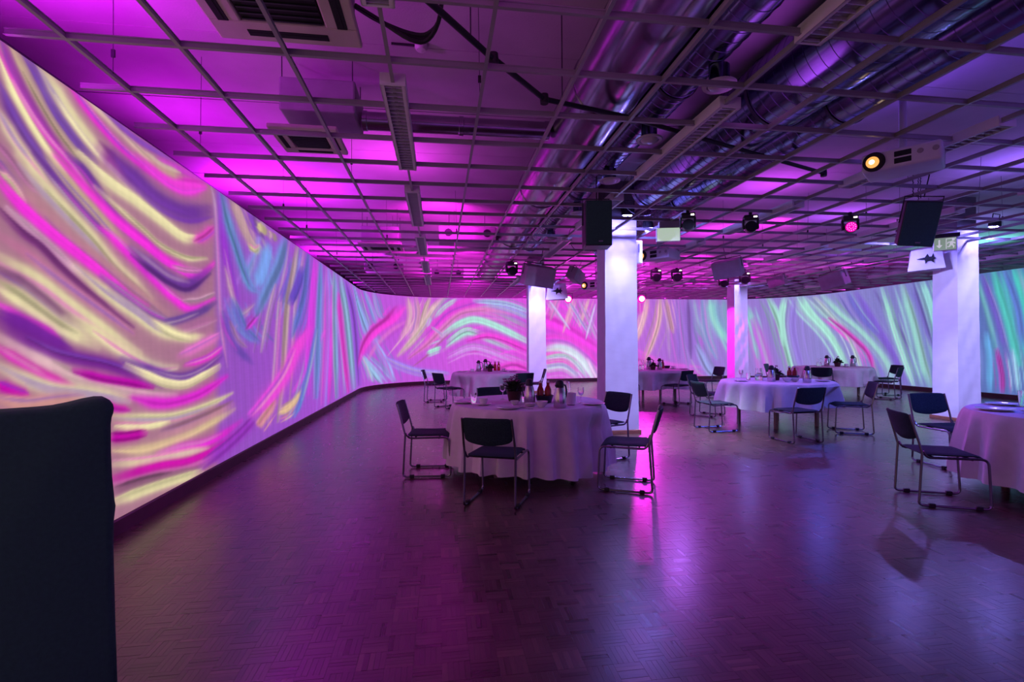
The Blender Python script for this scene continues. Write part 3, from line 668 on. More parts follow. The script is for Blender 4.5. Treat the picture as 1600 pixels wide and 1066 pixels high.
def screen(name, u0, u1, rows):
    us = US[(US > u0) & (US < u1)]
    us = np.concatenate([[u0], us, [u1]])
    vv = np.linspace(Z0, Z1, rows)
    nu, nv = len(us), rows
    xy = np.array([wall_xy(u)[0] for u in us])
    nn = np.array([wall_xy(u)[1] for u in us])
    verts = np.zeros((nv, nu, 3))
    verts[:, :, 0] = xy[None, :, 0]
    verts[:, :, 1] = xy[None, :, 1]
    verts[:, :, 2] = vv[:, None]
    idx = np.arange(nu * nv).reshape(nv, nu)
    faces = np.stack([idx[:-1, :-1], idx[1:, :-1], idx[1:, 1:], idx[:-1, 1:]], -1).reshape(-1, 4)
    # the screen cloth is 2 cm thick: a back sheet and a top edge
    b0 = nu * nv
    back = np.zeros((2, nu, 3))
    for k, z in enumerate((Z0, Z1)):
        back[k, :, :2] = xy - nn * 0.02
        back[k, :, 2] = z
    bi = b0 + np.arange(2 * nu).reshape(2, nu)
    fb = np.stack([bi[0, :-1], bi[0, 1:], bi[1, 1:], bi[1, :-1]], -1)
    ft = np.stack([idx[-1, :-1], bi[1, :-1], bi[1, 1:], idx[-1, 1:]], -1)
    allv = np.concatenate([verts.reshape(-1, 3), back.reshape(-1, 3)])
    allf = np.concatenate([faces, fb, ft])
    me = bpy.data.meshes.new(name)
    me.from_pydata(allv.tolist(), [], allf.tolist())
    UU, VV = np.meshgrid(us, vv)
    colr = np.ones((len(allv), 4))
    colr[:nu * nv, :3] = paint(UU, VV).reshape(-1, 3)
    colr[nu * nv:, :3] = 0
    at = me.color_attributes.new('picture', 'FLOAT_COLOR', 'POINT')
    at.data.foreach_set('color', colr.ravel())
    me.materials.append(screen_mat)
    me.materials.append(M['wall_dark'])
    mi = np.zeros(len(allf), dtype=np.int32)
    mi[len(faces):] = 1
    me.polygons.foreach_set('material_index', mi)
    me.update()
    o = tag(obj(name, me), kind='structure')
    return o
wl = screen('wall_left', 0.0, (L1 + L2) / 2, 250)
wl['label'] = 'curved projection screen on the left with cream, magenta and purple folds of light'
wbk = screen('wall_back', (L1 + L2) / 2, (L3 + L4) / 2, 84)
wbk['label'] = 'far projection screen with pink, lilac and mint swirls of light'
wr = screen('wall_right', (L3 + L4) / 2, L5, 84)
wr['label'] = 'projection screen on the right with teal and violet streaks of light'
# the screen closes behind the viewer
xs, zs = np.linspace(XL, XR, 160), np.linspace(Z0, Z1, 24)
me = bpy.data.meshes.new('wall_front')
ix = np.arange(160 * 24).reshape(24, 160)
me.from_pydata([(x, Y0, z) for z in zs for x in xs], [], np.stack([ix[:-1, :-1], ix[1:, :-1], ix[1:, 1:], ix[:-1, 1:]], -1).reshape(-1, 4).tolist())
cc_ = np.ones((160 * 24, 4))
UU, VV = np.meshgrid(20.0 + (xs - XL) * 1.35, zs)
cc_[:, :3] = paint(UU, VV).reshape(-1, 3) * np.array([0.55, 0.34, 0.80])
me.color_attributes.new('picture', 'FLOAT_COLOR', 'POINT').data.foreach_set('color', cc_.ravel())
me.materials.append(screen_mat)
tag(obj('wall_front', me), 'projection screen closing the room behind the viewer', kind='structure')
def skirting(name, u0, u1):
    n = max(8, int((u1 - u0) / 0.25))
    mb = MB()
    vv, ff = [], []
    for i in range(n + 1):
        (x, y), (a, b) = wall_xy(u0 + (u1 - u0) * i / n)
        for off, z in ((0.015, 0.0), (0.015, Z0 - 0.012), (0.008, Z0), (-0.03, Z0), (-0.03, 0.0)):
            vv.append((x + a * off, y + b * off, z))
    for i in range(n):
        for k in range(4):
            ff.append((i * 5 + k, (i + 1) * 5 + k, (i + 1) * 5 + k + 1, i * 5 + k + 1))
    mb.add(vv, ff)
    return struct(name, mb, 'baseboard')
skirting('baseboard_left', 0, (L1 + L2) / 2)
skirting('baseboard_back', (L1 + L2) / 2, (L3 + L4) / 2)
skirting('baseboard_right', (L3 + L4) / 2, L5)
# the room's own walls, behind the screen and behind the viewer
SLAB = 4.0
RX0, RX1, RY0, RY1 = -3.6, 15.2, -4.0, 19.8
struct('wall_outer_left', MB().box((RX0 - 0.1, (RY0 + RY1) / 2, SLAB / 2), (0.2, RY1 - RY0, SLAB)), 'wall_dark')
struct('wall_outer_right', MB().box((RX1 + 0.1, (RY0 + RY1) / 2, SLAB / 2), (0.2, RY1 - RY0, SLAB)), 'wall_dark')
struct('wall_outer_back', MB().box(((RX0 + RX1) / 2, RY1 + 0.1, SLAB / 2), (RX1 - RX0, 0.2, SLAB)), 'wall_dark')
struct('wall_outer_front', MB().box(((RX0 + RX1) / 2, RY0 - 0.1, SLAB / 2), (RX1 - RX0, 0.2, SLAB)), 'wall_dark')

# ------------------------------------------------------------------ floor: mosaic parquet
FB, FN = 0.125, 5
pm = bpy.data.materials.new('mosaic_parquet')
pm.use_nodes = True
nt = pm.node_tree
bs = nt.nodes['Principled BSDF']
def nd(t, **kw):
    n = nt.nodes.new(t)
    for k, v in kw.items():
        setattr(n, k, v)
    return n
def mth(op, a, b=None):
    n = nd('ShaderNodeMath', operation=op)
    for i, x in enumerate((a, b)):
        if x is None:
            continue
        if isinstance(x, (int, float)):
            n.inputs[i].default_value = x
        else:
            nt.links.new(x, n.inputs[i])
    return n.outputs[0]
geo = nd('ShaderNodeNewGeometry')
sx = nd('ShaderNodeSeparateXYZ')
nt.links.new(geo.outputs['Position'], sx.inputs[0])
gx, gy = mth('DIVIDE', sx.outputs[0], FB), mth('DIVIDE', sx.outputs[1], FB)
bx, by = mth('FLOOR', gx), mth('FLOOR', gy)
par = mth('FLOORED_MODULO', mth('ADD', bx, by), 2.0)
fx, fy = mth('FRACT', gx), mth('FRACT', gy)
inv = mth('SUBTRACT', 1.0, par)
tt_ = mth('ADD', mth('MULTIPLY', fx, par), mth('MULTIPLY', fy, inv))
t5 = mth('MULTIPLY', tt_, float(FN))
kk = mth('FLOOR', t5)
cv = nd('ShaderNodeCombineXYZ')
nt.links.new(bx, cv.inputs[0])
nt.links.new(by, cv.inputs[1])
nt.links.new(kk, cv.inputs[2])
wn = nd('ShaderNodeTexWhiteNoise', noise_dimensions='3D')
nt.links.new(cv.outputs[0], wn.inputs[0])
cv2 = nd('ShaderNodeCombineXYZ')          # tone shared by one block
nt.links.new(bx, cv2.inputs[0])
nt.links.new(by, cv2.inputs[1])
wn2 = nd('ShaderNodeTexWhiteNoise', noise_dimensions='3D')
nt.links.new(cv2.outputs[0], wn2.inputs[0])
rmp = nd('ShaderNodeValToRGB')
el = rmp.color_ramp.elements
el[0].position, el[0].color = 0.0, (0.055, 0.026, 0.024, 1)
el[1].position, el[1].color = 1.0, (0.155, 0.085, 0.072, 1)
e = el.new(0.25); e.color = (0.074, 0.037, 0.034, 1)
e = el.new(0.8); e.color = (0.105, 0.056, 0.050, 1)
nt.links.new(mth('ADD', mth('MULTIPLY', wn.outputs['Value'], 0.7), mth('MULTIPLY', wn2.outputs['Value'], 0.3)), rmp.inputs[0])
# grain along each strip
gl = nd('ShaderNodeCombineXYZ')
nt.links.new(mth('ADD', mth('MULTIPLY', sx.outputs[0], mth('ADD', 12.0, mth('MULTIPLY', par, 250.0))), mth('MULTIPLY', kk, 7.3)), gl.inputs[0])
nt.links.new(mth('MULTIPLY', sx.outputs[1], mth('ADD', 12.0, mth('MULTIPLY', inv, 250.0))), gl.inputs[1])
gn = nd('ShaderNodeTexNoise')
gn.inputs['Scale'].default_value = 1.0
gn.inputs['Detail'].default_value = 3
nt.links.new(gl.outputs[0], gn.inputs['Vector'])
sc_ = nd('ShaderNodeVectorMath', operation='SCALE')
nt.links.new(rmp.outputs[0], sc_.inputs[0])
nt.links.new(mth('ADD', 0.7, mth('MULTIPLY', gn.outputs['Fac'], 0.6)), sc_.inputs['Scale'])
nt.links.new(sc_.outputs[0], bs.inputs['Base Color'])
nt.links.new(mth('ADD', 0.27, mth('MULTIPLY', wn.outputs['Value'], 0.05)), bs.inputs['Roughness'])
bs.inputs['Specular IOR Level'].default_value = 0.5
bs.inputs['Coat Weight'].default_value = 0.25
bs.inputs['Coat Roughness'].default_value = 0.24
bs.inputs['Coat IOR'].default_value = 1.6
# joints between strips (shallow relief where strips are too far to be built)
ft = mth('FRACT', t5)
edge = mth('MINIMUM', ft, mth('SUBTRACT', 1.0, ft))
long_ = mth('ADD', mth('MULTIPLY', fy, par), mth('MULTIPLY', fx, inv))
edge2 = mth('MULTIPLY', mth('MINIMUM', long_, mth('SUBTRACT', 1.0, long_)), float(FN))
jn = nd('ShaderNodeMapRange')
jn.inputs[1].default_value = 0.0
jn.inputs[2].default_value = 0.05
nt.links.new(mth('MINIMUM', edge, edge2), jn.inputs[0])
bp = nd('ShaderNodeBump')
bp.inputs['Strength'].default_value = 0.15
bp.inputs['Distance'].default_value = 0.002
hgt = mth('ADD', jn.outputs[0], mth('MULTIPLY', gn.outputs['Fac'], 0.3))
nt.links.new(hgt, bp.inputs['Height'])
nt.links.new(bp.outputs[0], bs.inputs['Normal'])
M['parquet'] = pm
NX0, NX1, NY0, NY1 = -2.5, 5.0, 1.5, 6.0          # where every strip is built
fl = MB()
fl.box(((RX0 + RX1) / 2, (RY0 + RY1) / 2, -0.15), (RX1 - RX0, RY1 - RY0, 0.286))
for (a, b, c, d) in ((RX0, RX1, RY0, NY0), (RX0, RX1, NY1, RY1), (RX0, NX0, NY0, NY1), (NX1, RX1, NY0, NY1)):
    fl.box(((a + b) / 2, (c + d) / 2, -0.0035), (b - a, d - c, 0.007))
floor = struct('floor', fl, 'parquet')
strips = []
for i in range(int(NX0 / FB), int(NX1 / FB)):
    for j in range(int(NY0 / FB), int(NY1 / FB)):
        pr = (i + j) % 2
        for k in range(FN):
            o_ = (k + 0.5) * FB / FN
            cx, cy = (i * FB + o_, j * FB + FB / 2) if pr else (i * FB + FB / 2, j * FB + o_)
            dd = cx * fw.x + cy * fw.y
            aa = (cx * rt.x + cy * rt.y) / dd if dd > 0.3 else 9
            strips.append((dd, aa, cx, cy, pr))
vis = [s_ for s_ in strips if s_[0] > 2.13 and 1600 > 800 + 780 * s_[1] > 195]
vis.sort()
first = set(id(s_) for s_ in vis[:300])
def strip_mesh(pr, h):
    w, l = FB / FN - 0.0008, FB - 0.0008
    d = (w, l) if pr else (l, w)
    mb = MB()
    mb.box((0, 0, h / 2 - 0.0035), (d[0], d[1], 0.007 + h))
    return mb.mesh('parquet_strip', 'parquet')
SM = [[strip_mesh(pr, h) for h in (0.0, 0.0003, 0.0006)] for pr in (0, 1)]
rest = MB()
rs = random.Random(11)
for s_ in strips:
    dd, aa, cx, cy, pr = s_
    if id(s_) in first:
        obj('parquet_strip', SM[pr][rs.randrange(3)], floor, (cx, cy, 0))
        continue
    h = rs.choice((0.0, 0.0003, 0.0006))
    w, l = FB / FN / 2 - 0.0004, FB / 2 - 0.0004
    x, y = (w, l) if pr else (l, w)
    rest.add([(cx - x, cy - y, -0.007), (cx + x, cy - y, -0.007), (cx + x, cy + y, -0.007), (cx - x, cy + y, -0.007),
              (cx - x, cy - y, h), (cx + x, cy - y, h), (cx + x, cy + y, h), (cx - x, cy + y, h)],
             [(4, 5, 6, 7), (0, 1, 5, 4), (1, 2, 6, 5), (2, 3, 7, 6), (3, 0, 4, 7)])
me = bpy.data.meshes.new('parquet_strip_field')
me.from_pydata(rest.v, [], rest.f)
me.materials.append(pm)
tag(obj('parquet_strip_field', me, floor), 'rest of the small wooden mosaic parquet strips', kind='stuff')

# ------------------------------------------------------------------ ceiling slab of long panels
ceil = struct('ceiling', MB().box(((RX0 + RX1) / 2, (RY0 + RY1) / 2, SLAB + 0.15), (RX1 - RX0, RY1 - RY0, 0.2)), 'column_core')
y = RY0
while y < RY1 - 0.2:
    w = min(1.2, RY1 - y)
    me = MB().box((0, 0, 0.03), (RX1 - RX0, w - 0.012, 0.06)).mesh('slab_panel', 'slab')
    obj('slab_panel', me, ceil, ((RX0 + RX1) / 2, y + w / 2, SLAB + random.uniform(0, 0.006)))
    y += 1.2

# ------------------------------------------------------------------ suspended ceiling grid (open, without tiles)
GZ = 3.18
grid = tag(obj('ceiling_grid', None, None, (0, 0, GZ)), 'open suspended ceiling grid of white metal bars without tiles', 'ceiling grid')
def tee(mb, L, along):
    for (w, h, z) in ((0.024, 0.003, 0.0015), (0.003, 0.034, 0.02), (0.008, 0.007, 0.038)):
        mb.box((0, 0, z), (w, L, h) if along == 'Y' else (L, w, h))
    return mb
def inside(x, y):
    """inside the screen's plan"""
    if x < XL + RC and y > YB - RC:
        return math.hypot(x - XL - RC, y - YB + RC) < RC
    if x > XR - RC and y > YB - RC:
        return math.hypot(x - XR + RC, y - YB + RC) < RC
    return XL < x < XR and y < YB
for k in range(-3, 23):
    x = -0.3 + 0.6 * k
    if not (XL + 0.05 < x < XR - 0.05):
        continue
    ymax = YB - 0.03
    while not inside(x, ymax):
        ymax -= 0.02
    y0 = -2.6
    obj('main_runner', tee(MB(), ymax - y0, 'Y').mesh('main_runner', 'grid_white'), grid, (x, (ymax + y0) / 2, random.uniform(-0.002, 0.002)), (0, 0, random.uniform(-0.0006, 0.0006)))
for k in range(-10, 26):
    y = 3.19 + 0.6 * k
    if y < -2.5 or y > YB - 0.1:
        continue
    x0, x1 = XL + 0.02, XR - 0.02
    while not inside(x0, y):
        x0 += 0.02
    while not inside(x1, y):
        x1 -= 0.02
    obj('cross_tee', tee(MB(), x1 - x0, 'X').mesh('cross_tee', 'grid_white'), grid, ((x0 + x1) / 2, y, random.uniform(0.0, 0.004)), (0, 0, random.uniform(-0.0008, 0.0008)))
hm = MB().tube([(0, 0, 0.03), (0, 0, SLAB - GZ)], 0.0025, 5).mesh('hanger_wire', 'wire')
hc = MB().box((0, 0, 0.16), (0.022, 0.012, 0.05)).mesh('hanger_clip', 'black_plastic')
rh = random.Random(5)
for a in range(0, 13):
    for b in range(0, 9):
        x, y = -2.1 + 1.2 * a, 3.6 + 1.2 * b + (0.6 if a % 2 else 0)
        if rh.random() < 0.25 or not inside(x, y) or 0.95 < x < 4.0:
            continue
        h = obj('hanger', hm, grid, (x, y, 0), (rh.uniform(-0.03, 0.03), rh.uniform(-0.03, 0.03), 0))
        obj('clip', hc, h)

# ------------------------------------------------------------------ columns wrapped in white cloth
def wrap_mesh(w, d, z0, z1, seed):
    rg = random.Random(seed)
    n, m = 64, 60
    vv, ff = [], []
    ph = [rg.uniform(0, 6.28) for _ in range(8)]
    for j in range(m + 1):
        z = z0 + (z1 - z0) * j / m
        fl_ = 0.016 * (1 - j / m) ** 2
        for i in range(n):
            t = i / n * 4
            sd, f = int(t), t - int(t)
            c = ((-1, -1), (1, -1), (1, 1), (-1, 1))
            a, b = c[sd], c[(sd + 1) % 4]
            x, y = a[0] + (b[0] - a[0]) * f, a[1] + (b[1] - a[1]) * f
            wv = 0.004 * math.sin(z * 5 + i * 0.35 + ph[0]) * math.sin(i * 0.8 + ph[1]) + 0.003 * math.sin(z * 11 - i * 0.5 + ph[2])
            k = 4 * f * (1 - f)
            o_ = (wv * (0.4 + k) + fl_)
            vv.append((x * (w / 2 + o_), y * (d / 2 + o_), z))
    for j in range(m):
        for i in range(n):
            k = (i + 1) % n
            ff.append((j * n + i, j * n + k, (j + 1) * n + k, (j + 1) * n + i))
    mb = MB()
    mb.add(vv, ff)
    return mb
COLS = {'A': (2.84, 7.75, 0.52, 0.40), 'B': (2.84, 14.58, 0.50, 0.36), 'C': (9.32, 14.60, 0.44, 0.40), 'D': (9.32, 7.855, 0.44, 0.45)}
CLAB = {'A': 'wide square column in white cloth beside the nearest round table',
        'B': 'far white wrapped column left of the main column, behind the red juice bottles',
        'C': 'far white wrapped column with a glowing magenta left side',
        'D': 'white wrapped column near the right edge under the green sign'}
for k, (x, y, w, d) in COLS.items():
    t = thing('column', CLAB[k], 'column', (x, y, 0), group='cloth wrapped columns of the hall')
    obj('core', MB().box((0, 0, SLAB / 2), (w - 0.04, d - 0.04, SLAB - 0.002)).mesh('core', 'column_core'), t)
    obj('cloth_wrap', wrap_mesh(w, d, 0.06, 3.42, ord(k)).mesh('cloth_wrap', 'white_fabric', True), t)
    obj('plinth', MB().rbox((0, 0, 0.03), (w + 0.09, d + 0.09, 0.06), 0.006).mesh('plinth', 'wood_plinth'), t)
    obj('top_band', MB().box((0, 0, 3.425), (w + 0.03, d + 0.03, 0.02)).mesh('top_band', 'black_plastic'), t)

# white LED cans at the column heads
par = Proto()
par.part('can', MB().lathe([(0.02, 0.10), (0.075, 0.09), (0.085, 0.02), (0.09, -0.05), (0.08, -0.05)], 20), 'black_plastic')
par.part('bracket', MB().tube([(-0.1, 0, 0.0), (-0.1, 0, 0.16), (0.1, 0, 0.16), (0.1, 0, 0.0)], 0.008, 6), 'black_plastic')
for a in range(3):
    q = 2 * PI * a / 3
    par.part('led', MB().lathe([(0.026, -0.045), (0.03, -0.055), (0.02, -0.062)], 12, (0.042 * math.cos(q), 0.042 * math.sin(q), 0)), 'led_white')
LEDC = (0.62, 0.66, 1.0)
def column_par(x, y, z, tx, ty, tz, label, e, size=62, color=LEDC):
    v = Vector((tx - x, ty - y, tz - z))
    rot = v.to_track_quat('-Z', 'Y').to_euler()
    par.place('led_can', label, 'spotlight', (x, y, z), rot=tuple(rot), group='LED cans lighting the columns')
    light('SPOT', 'column_can_light', tuple(Vector((x, y, z)) + v.normalized() * 0.09), e, color, (tx, ty, tz), spot_size=R(size), spot_blend=0.9, shadow_soft_size=0.04)
column_par(2.80, 7.16, 3.40, 2.80, 7.46, 1.6, 'LED can with three white lamps above the face of the main column', 85)
column_par(3.32, 7.60, 3.30, 3.55, 7.3, 0, 'LED can with three white lamps on the right of the main column head', 1100)
column_par(9.46, 7.30, 3.44, 9.40, 7.56, 1.6, 'LED can with three white lamps over the column by the right edge', 85)
column_par(8.10, 7.75, 3.42, 8.2, 7.4, 0, 'added LED can lighting the floor left of the column under the green sign', 420)  # extra can, added to put a pool of light on the floor
column_par(2.80, 14.02, 3.40, 2.80, 14.32, 1.5, 'LED can above the far column left of the main column', 85)
column_par(9.30, 14.02, 3.40, 9.30, 14.32, 1.5, 'LED can above the far column with the magenta side', 85)
light('SPOT', 'column_can_light', (7.9, 14.3, 3.2), 900, MAGENTA, (9.05, 14.6, 1.4), spot_size=R(60), spot_blend=0.8, shadow_soft_size=0.04)

# ------------------------------------------------------------------ ducts
def spiral(r, y0, y1, pitch=0.11, n=30):
    prof = []
    y = y0
    while y < y1:
        prof += [(r, y), (r, y + pitch * 0.9), (r + 0.0035, y + pitch * 0.915), (r + 0.0035, y + pitch * 0.985)]
        y += pitch
    return MB().lathe(prof, n, axis='Y')
t = thing('smooth_duct', 'large smooth galvanised ventilation duct running down the hall', 'duct', (1.42, 0, 3.63))
for k in range(6):
    y0 = -1.5 + k * 2.8
    obj('duct_section', MB().lathe([(0.30, y0), (0.301, y0 + 0.02), (0.30, y0 + 1.4), (0.301, y0 + 2.74), (0.29, y0 + 2.8)], 44, axis='Y', cap=False).mesh('duct_section', 'duct', True), t)
    obj('collar', MB().lathe([(0.301, y0 - 0.05), (0.308, y0 - 0.045), (0.308, y0 + 0.045), (0.301, y0 + 0.05)], 44, axis='Y', cap=False).mesh('collar', 'duct', True), t)
for nm, lab, x, z, r, y1 in (('spiral_duct', 'ribbed spiral duct with round valves beside the smooth duct', 2.02, 3.70, 0.19, 11.0),
                             ('spiral_duct', 'widest dark ribbed spiral duct over the column head', 2.98, 3.64, 0.32, 6.6),
                             ('spiral_duct', 'ribbed spiral duct furthest right above the ceiling grid', 3.64, 3.62, 0.23, 10.8)):
    t = thing(nm, lab, 'duct', (x, 0, z), group='spiral ducts above the grid')
    obj('ribbed_pipe', spiral(r, -1.5, y1, n=40).mesh('ribbed_pipe', 'spiral', True, 20), t)
    obj('end_cap', MB().lathe([(r + 0.012, y1), (r + 0.012, y1 + 0.08), (r - 0.01, y1 + 0.085)], 30, axis='Y').mesh('end_cap', 'spiral', True), t)
    for yy in (1.0, 4.0, 7.0, 10.0):
        obj('strap', MB().lathe([(r + 0.008, yy), (r + 0.014, yy), (r + 0.014, yy + 0.03), (r + 0.008, yy + 0.03)], 30, axis='Y', cap=False).mesh('strap', 'wire', True), t)
val = Proto()
val.part('neck', MB().lathe([(0.075, 0.0), (0.075, 0.145)], 20, cap=False), 'spiral')
val.part('ring', MB().lathe([(0.10, 0.02), (0.125, 0.008), (0.118, -0.006), (0.09, -0.004), (0.085, 0.012)], 28, cap=False), 'lamp_white')
val.part('disc', MB().lathe([(0.082, 0.0), (0.07, -0.014), (0.03, -0.022), (0.005, -0.024)], 24), 'lamp_white')
for i, (x, y) in enumerate(((2.10, 3.50), (1.99, 4.52), (2.02, 5.72), (2.05, 7.2), (2.05, 9.0))):
    val.place('air_valve', ('round white air valve under the spiral duct, nearest the viewer', 'round white air valve under the spiral duct, second along', 'round white air valve under the spiral duct, third along',
              'round white air valve left of the black loudspeaker', 'small far round air valve under the spiral duct')[i], 'air valve', (x, y, 3.36), group='air valves of the spiral duct')
# thin cross duct from the left ceiling unit
t = thing('cross_duct', 'thin round duct crossing from the ceiling unit to the smooth duct', 'duct', (0, 4.95, 3.58))
obj('pipe', MB().lathe([(0.085, -0.72), (0.085, 1.11)], 24, axis='X').mesh('pipe', 'duct', True), t)
for xx in (-0.72, 0.2, 1.06):
    obj('collar', MB().lathe([(0.086, xx), (0.093, xx + 0.005), (0.093, xx + 0.045), (0.086, xx + 0.05)], 24, axis='X', cap=False).mesh('collar', 'duct', True), t)
# sprinkler pipe and its couplings
t = thing('sprinkler_pipe', 'black sprinkler pipe zigzagging under the ducts', 'pipe', (0, 0, 3.285))
pts = [(-0.5, 2.2, 0), (-0.03, 2.76, 0), (0.31, 3.18, 0), (0.80, 3.72, 0), (1.56, 3.93, 0), (2.40, 4.26, 0), (4.20, 4.95, 0)]
obj('pipe', MB().tube(pts, 0.02, 10).mesh('pipe', 'pipe', True), t)
for p in ((0.36, 3.24), (0.80, 3.72), (1.6, 3.945), (4.2, 4.95)):
    obj('coupling', MB().lathe([(0.031, -0.035), (0.034, 0), (0.031, 0.035)], 12, (p[0], p[1], 0)).mesh('coupling', 'pipe', True), t)
for p in ((0.2, 3.05), (0.95, 3.76)):
    obj('hanger_rod', MB().tube([(p[0], p[1], 0), (p[0], p[1], SLAB - 3.29)], 0.005, 6).mesh('hanger_rod', 'wire'), t)
def smooth_path(pts, n=4):
    P = [Vector(p) for p in pts]
    out = []
    for i in range(len(P) - 1):
        a, b, c, d = P[max(i - 1, 0)], P[i], P[i + 1], P[min(i + 2, len(P) - 1)]
        for k in range(n):
            t = k / n
            out.append(0.5 * ((2 * b) + (c - a) * t + (2 * a - 5 * b + 4 * c - d) * t * t + (3 * b - a - 3 * c + d) * t ** 3))
    out.append(P[-1])
    return out
t = thing('cable_bundle', 'bundle of three black cables looping from the big ceiling unit', 'cables', (0, 0, 0))
for dy, dz, mid in ((0, 0, 0.0), (0.03, 0.02, -0.03), (-0.03, -0.01, -0.05)):
    me = MB().tube(smooth_path([(-0.52, 3.32 + dy, 3.6 + dz), (-0.38, 3.40 + dy, 3.57 + dz), (-0.18, 3.44 + dy, 3.53 + dz + mid), (-0.06, 3.42 + dy, 3.53 + dz + mid), (0.02, 3.26 + dy, 3.56 + dz), (0.03, 3.1 + dy, 3.8), (0.03, 3.1 + dy, SLAB)]), 0.014, 8).mesh('cable', 'pipe', True)
    obj('cable', me, t)
t = thing('smoke_detector', 'small round smoke detector on a stalk near the cables', 'smoke detector', (-0.14, 4.35, SLAB))
obj('stalk', MB().tube([(-0.25, 0, -0.01), (-0.04, 0, -0.012)], 0.01, 6).mesh('stalk', 'pipe'), t)
obj('head', MB().lathe([(0.055, 0.0), (0.055, -0.03), (0.04, -0.05), (0.01, -0.055)], 20).mesh('head', 'lamp_white', True), t)

# ------------------------------------------------------------------ ceiling air units
def cassette(name, label, x, y, z, s, body):
    t = thing(name, label, 'air conditioner', (x, y, z))
    h = s / 2
    fr = MB()
    g = h * 0.56
    for (a, b, c, d) in ((-h, h, g, h), (-h, h, -h, -g), (-h, -g, -g, g), (g, h, -g, g)):
        fr.rbox(((a + b) / 2, (c + d) / 2, 0.02), (b - a + 0.002, d - c + 0.002, 0.04), 0.012)
    obj('panel_frame', fr.mesh('panel_frame', 'panel_cream', False), t)
    gr = obj('grille', MB().box((0, 0, 0.022), (2 * g - 0.02, 2 * g - 0.02, 0.02)).mesh('grille', 'dark_void'), t)
    for k in range(9):
        obj('grille_bar', MB().box((0, -g + (k + 0.5) * 2 * g / 9, 0.008), (2 * g - 0.03, 0.012, 0.012)).mesh('grille_bar', 'black_plastic'), gr)
    m_ = h * 0.79
    for (cx, cy, w, d) in ((0, m_, 1.1 * h, 0.14 * h), (0, -m_, 1.1 * h, 0.14 * h), (m_, 0, 0.14 * h, 1.1 * h), (-m_, 0, 0.14 * h, 1.1 * h)):
        sl = obj('air_slot', MB().rbox((cx, cy, -0.001), (w, d, 0.006), 0.002).mesh('air_slot', 'dark_void'), t)
        obj('flap', MB().box((cx, cy, -0.004), (w * 0.96, d * 0.3, 0.004) if w > d else (w * 0.3, d * 0.96, 0.004)).mesh('flap', 'dark_void'), sl)
    bx_, by_, bz, bw, bd, bh = body
    obj('housing', MB().rbox((bx_, by_, bz), (bw, bd, bh), 0.02).mesh('housing', 'unit_grey'), t)
    for (a, b) in ((-1, -1), (1, -1), (1, 1), (-1, 1)):
        obj('suspension_rod', MB().tube([(bx_ + a * bw * 0.46, by_ + b * bd * 0.46, bz), (bx_ + a * bw * 0.46, by_ + b * bd * 0.46, SLAB - z)], 0.005, 6).mesh('suspension_rod', 'wire'), t)
    return t
cassette('ceiling_cassette', 'large cassette air conditioner with dark louvres at the top edge', -0.935, 3.0, 3.40, 0.88, (0, 0, 0.19, 0.80, 0.80, 0.28))
cassette('ceiling_cassette', 'smaller cassette air conditioner beyond the first, with a boxy housing', -1.17, 4.82, 3.30, 0.58, (0.1, 0.1, 0.37, 0.66, 0.5, 0.30))
cassette('ceiling_cassette', 'distant cassette air conditioner in the ceiling left of the lamp row', -1.1, 10.0, 3.32, 0.8, (0, 0, 0.2, 0.7, 0.7, 0.3))
for x, y, w, lab in ((0.55, 9.9, 1.1, 'dark boxed duct unit right of the far lamps'), (0.25, 15.2, 0.95, 'grey ceiling box with two round holes at the far end'), (-1.5, 14.2, 1.0, 'flat dark ceiling box near the far left corner')):
    t = thing('ceiling_box', lab, 'ceiling unit', (x, y, 3.42))
    obj('shell', MB().rbox((0, 0, 0.15), (w, 0.6, 0.26), 0.02).mesh('shell', 'unit_grey'), t)
    for q in (-0.32, 0.32):
        obj('port', MB().lathe([(0.075, -0.302), (0.075, -0.31), (0.05, -0.305)], 16, (q * w / 0.95, 0, 0.15), axis='Y').mesh('port', 'dark_void'), t)
        obj('hanger_rod', MB().tube([(q * w, 0, 0.2), (q * w, 0, SLAB - 3.42)], 0.006, 6).mesh('hanger_rod', 'wire'), t)

# ------------------------------------------------------------------ louvred fluorescent fixtures
def lamp_proto(single, L=1.64, W=0.17, Hh=0.085, n=26):
    p = Proto()
    h = MB()
    h.box((0, 0, Hh - 0.004), (W, L, 0.008))
    h.box((-W / 2 + 0.004, 0, Hh / 2), (0.008, L, Hh))
    h.box((W / 2 - 0.004, 0, Hh / 2), (0.008, L, Hh))
    h.box((-W / 2 + 0.014, 0, 0.002), (0.028, L, 0.004))
    h.box((W / 2 - 0.014, 0, 0.002), (0.028, L, 0.004))
    p.part('housing', h, 'lamp_white', False)
    for s_ in (-1, 1):
        p.part('end_cap', MB().rbox((0, s_ * (L / 2 - 0.005), Hh / 2), (W, 0.012, Hh), 0.003), 'lamp_white', False)
    p.part('reflector', MB().box((0, 0, 0.034), (W - 0.05, L - 0.03, 0.006)), 'louvre', False)
    p.part('tube', MB().lathe([(0.012, -L / 2 + 0.03), (0.012, L / 2 - 0.03)], 12, (0, 0, 0.062), axis='Y'), 'china')
    if single:
        bl = MB().box((0, 0, 0.014), (W - 0.056, 0.004, 0.024)).mesh('louvre_blade', 'louvre')
        for k in range(n):
            p.parts.append(('louvre_blade', bl, None, None, None, (0, -L / 2 + (k + 0.5) * L / n, 0), None))
    else:
        mb = MB()
        for k in range(n):
            mb.box((0, -L / 2 + (k + 0.5) * L / n, 0.014), (W - 0.056, 0.004, 0.024))
        p.part('louvre_blades', mb, 'louvre', False, kind='stuff')
    return p
LN, LF = lamp_proto(True), lamp_proto(False)
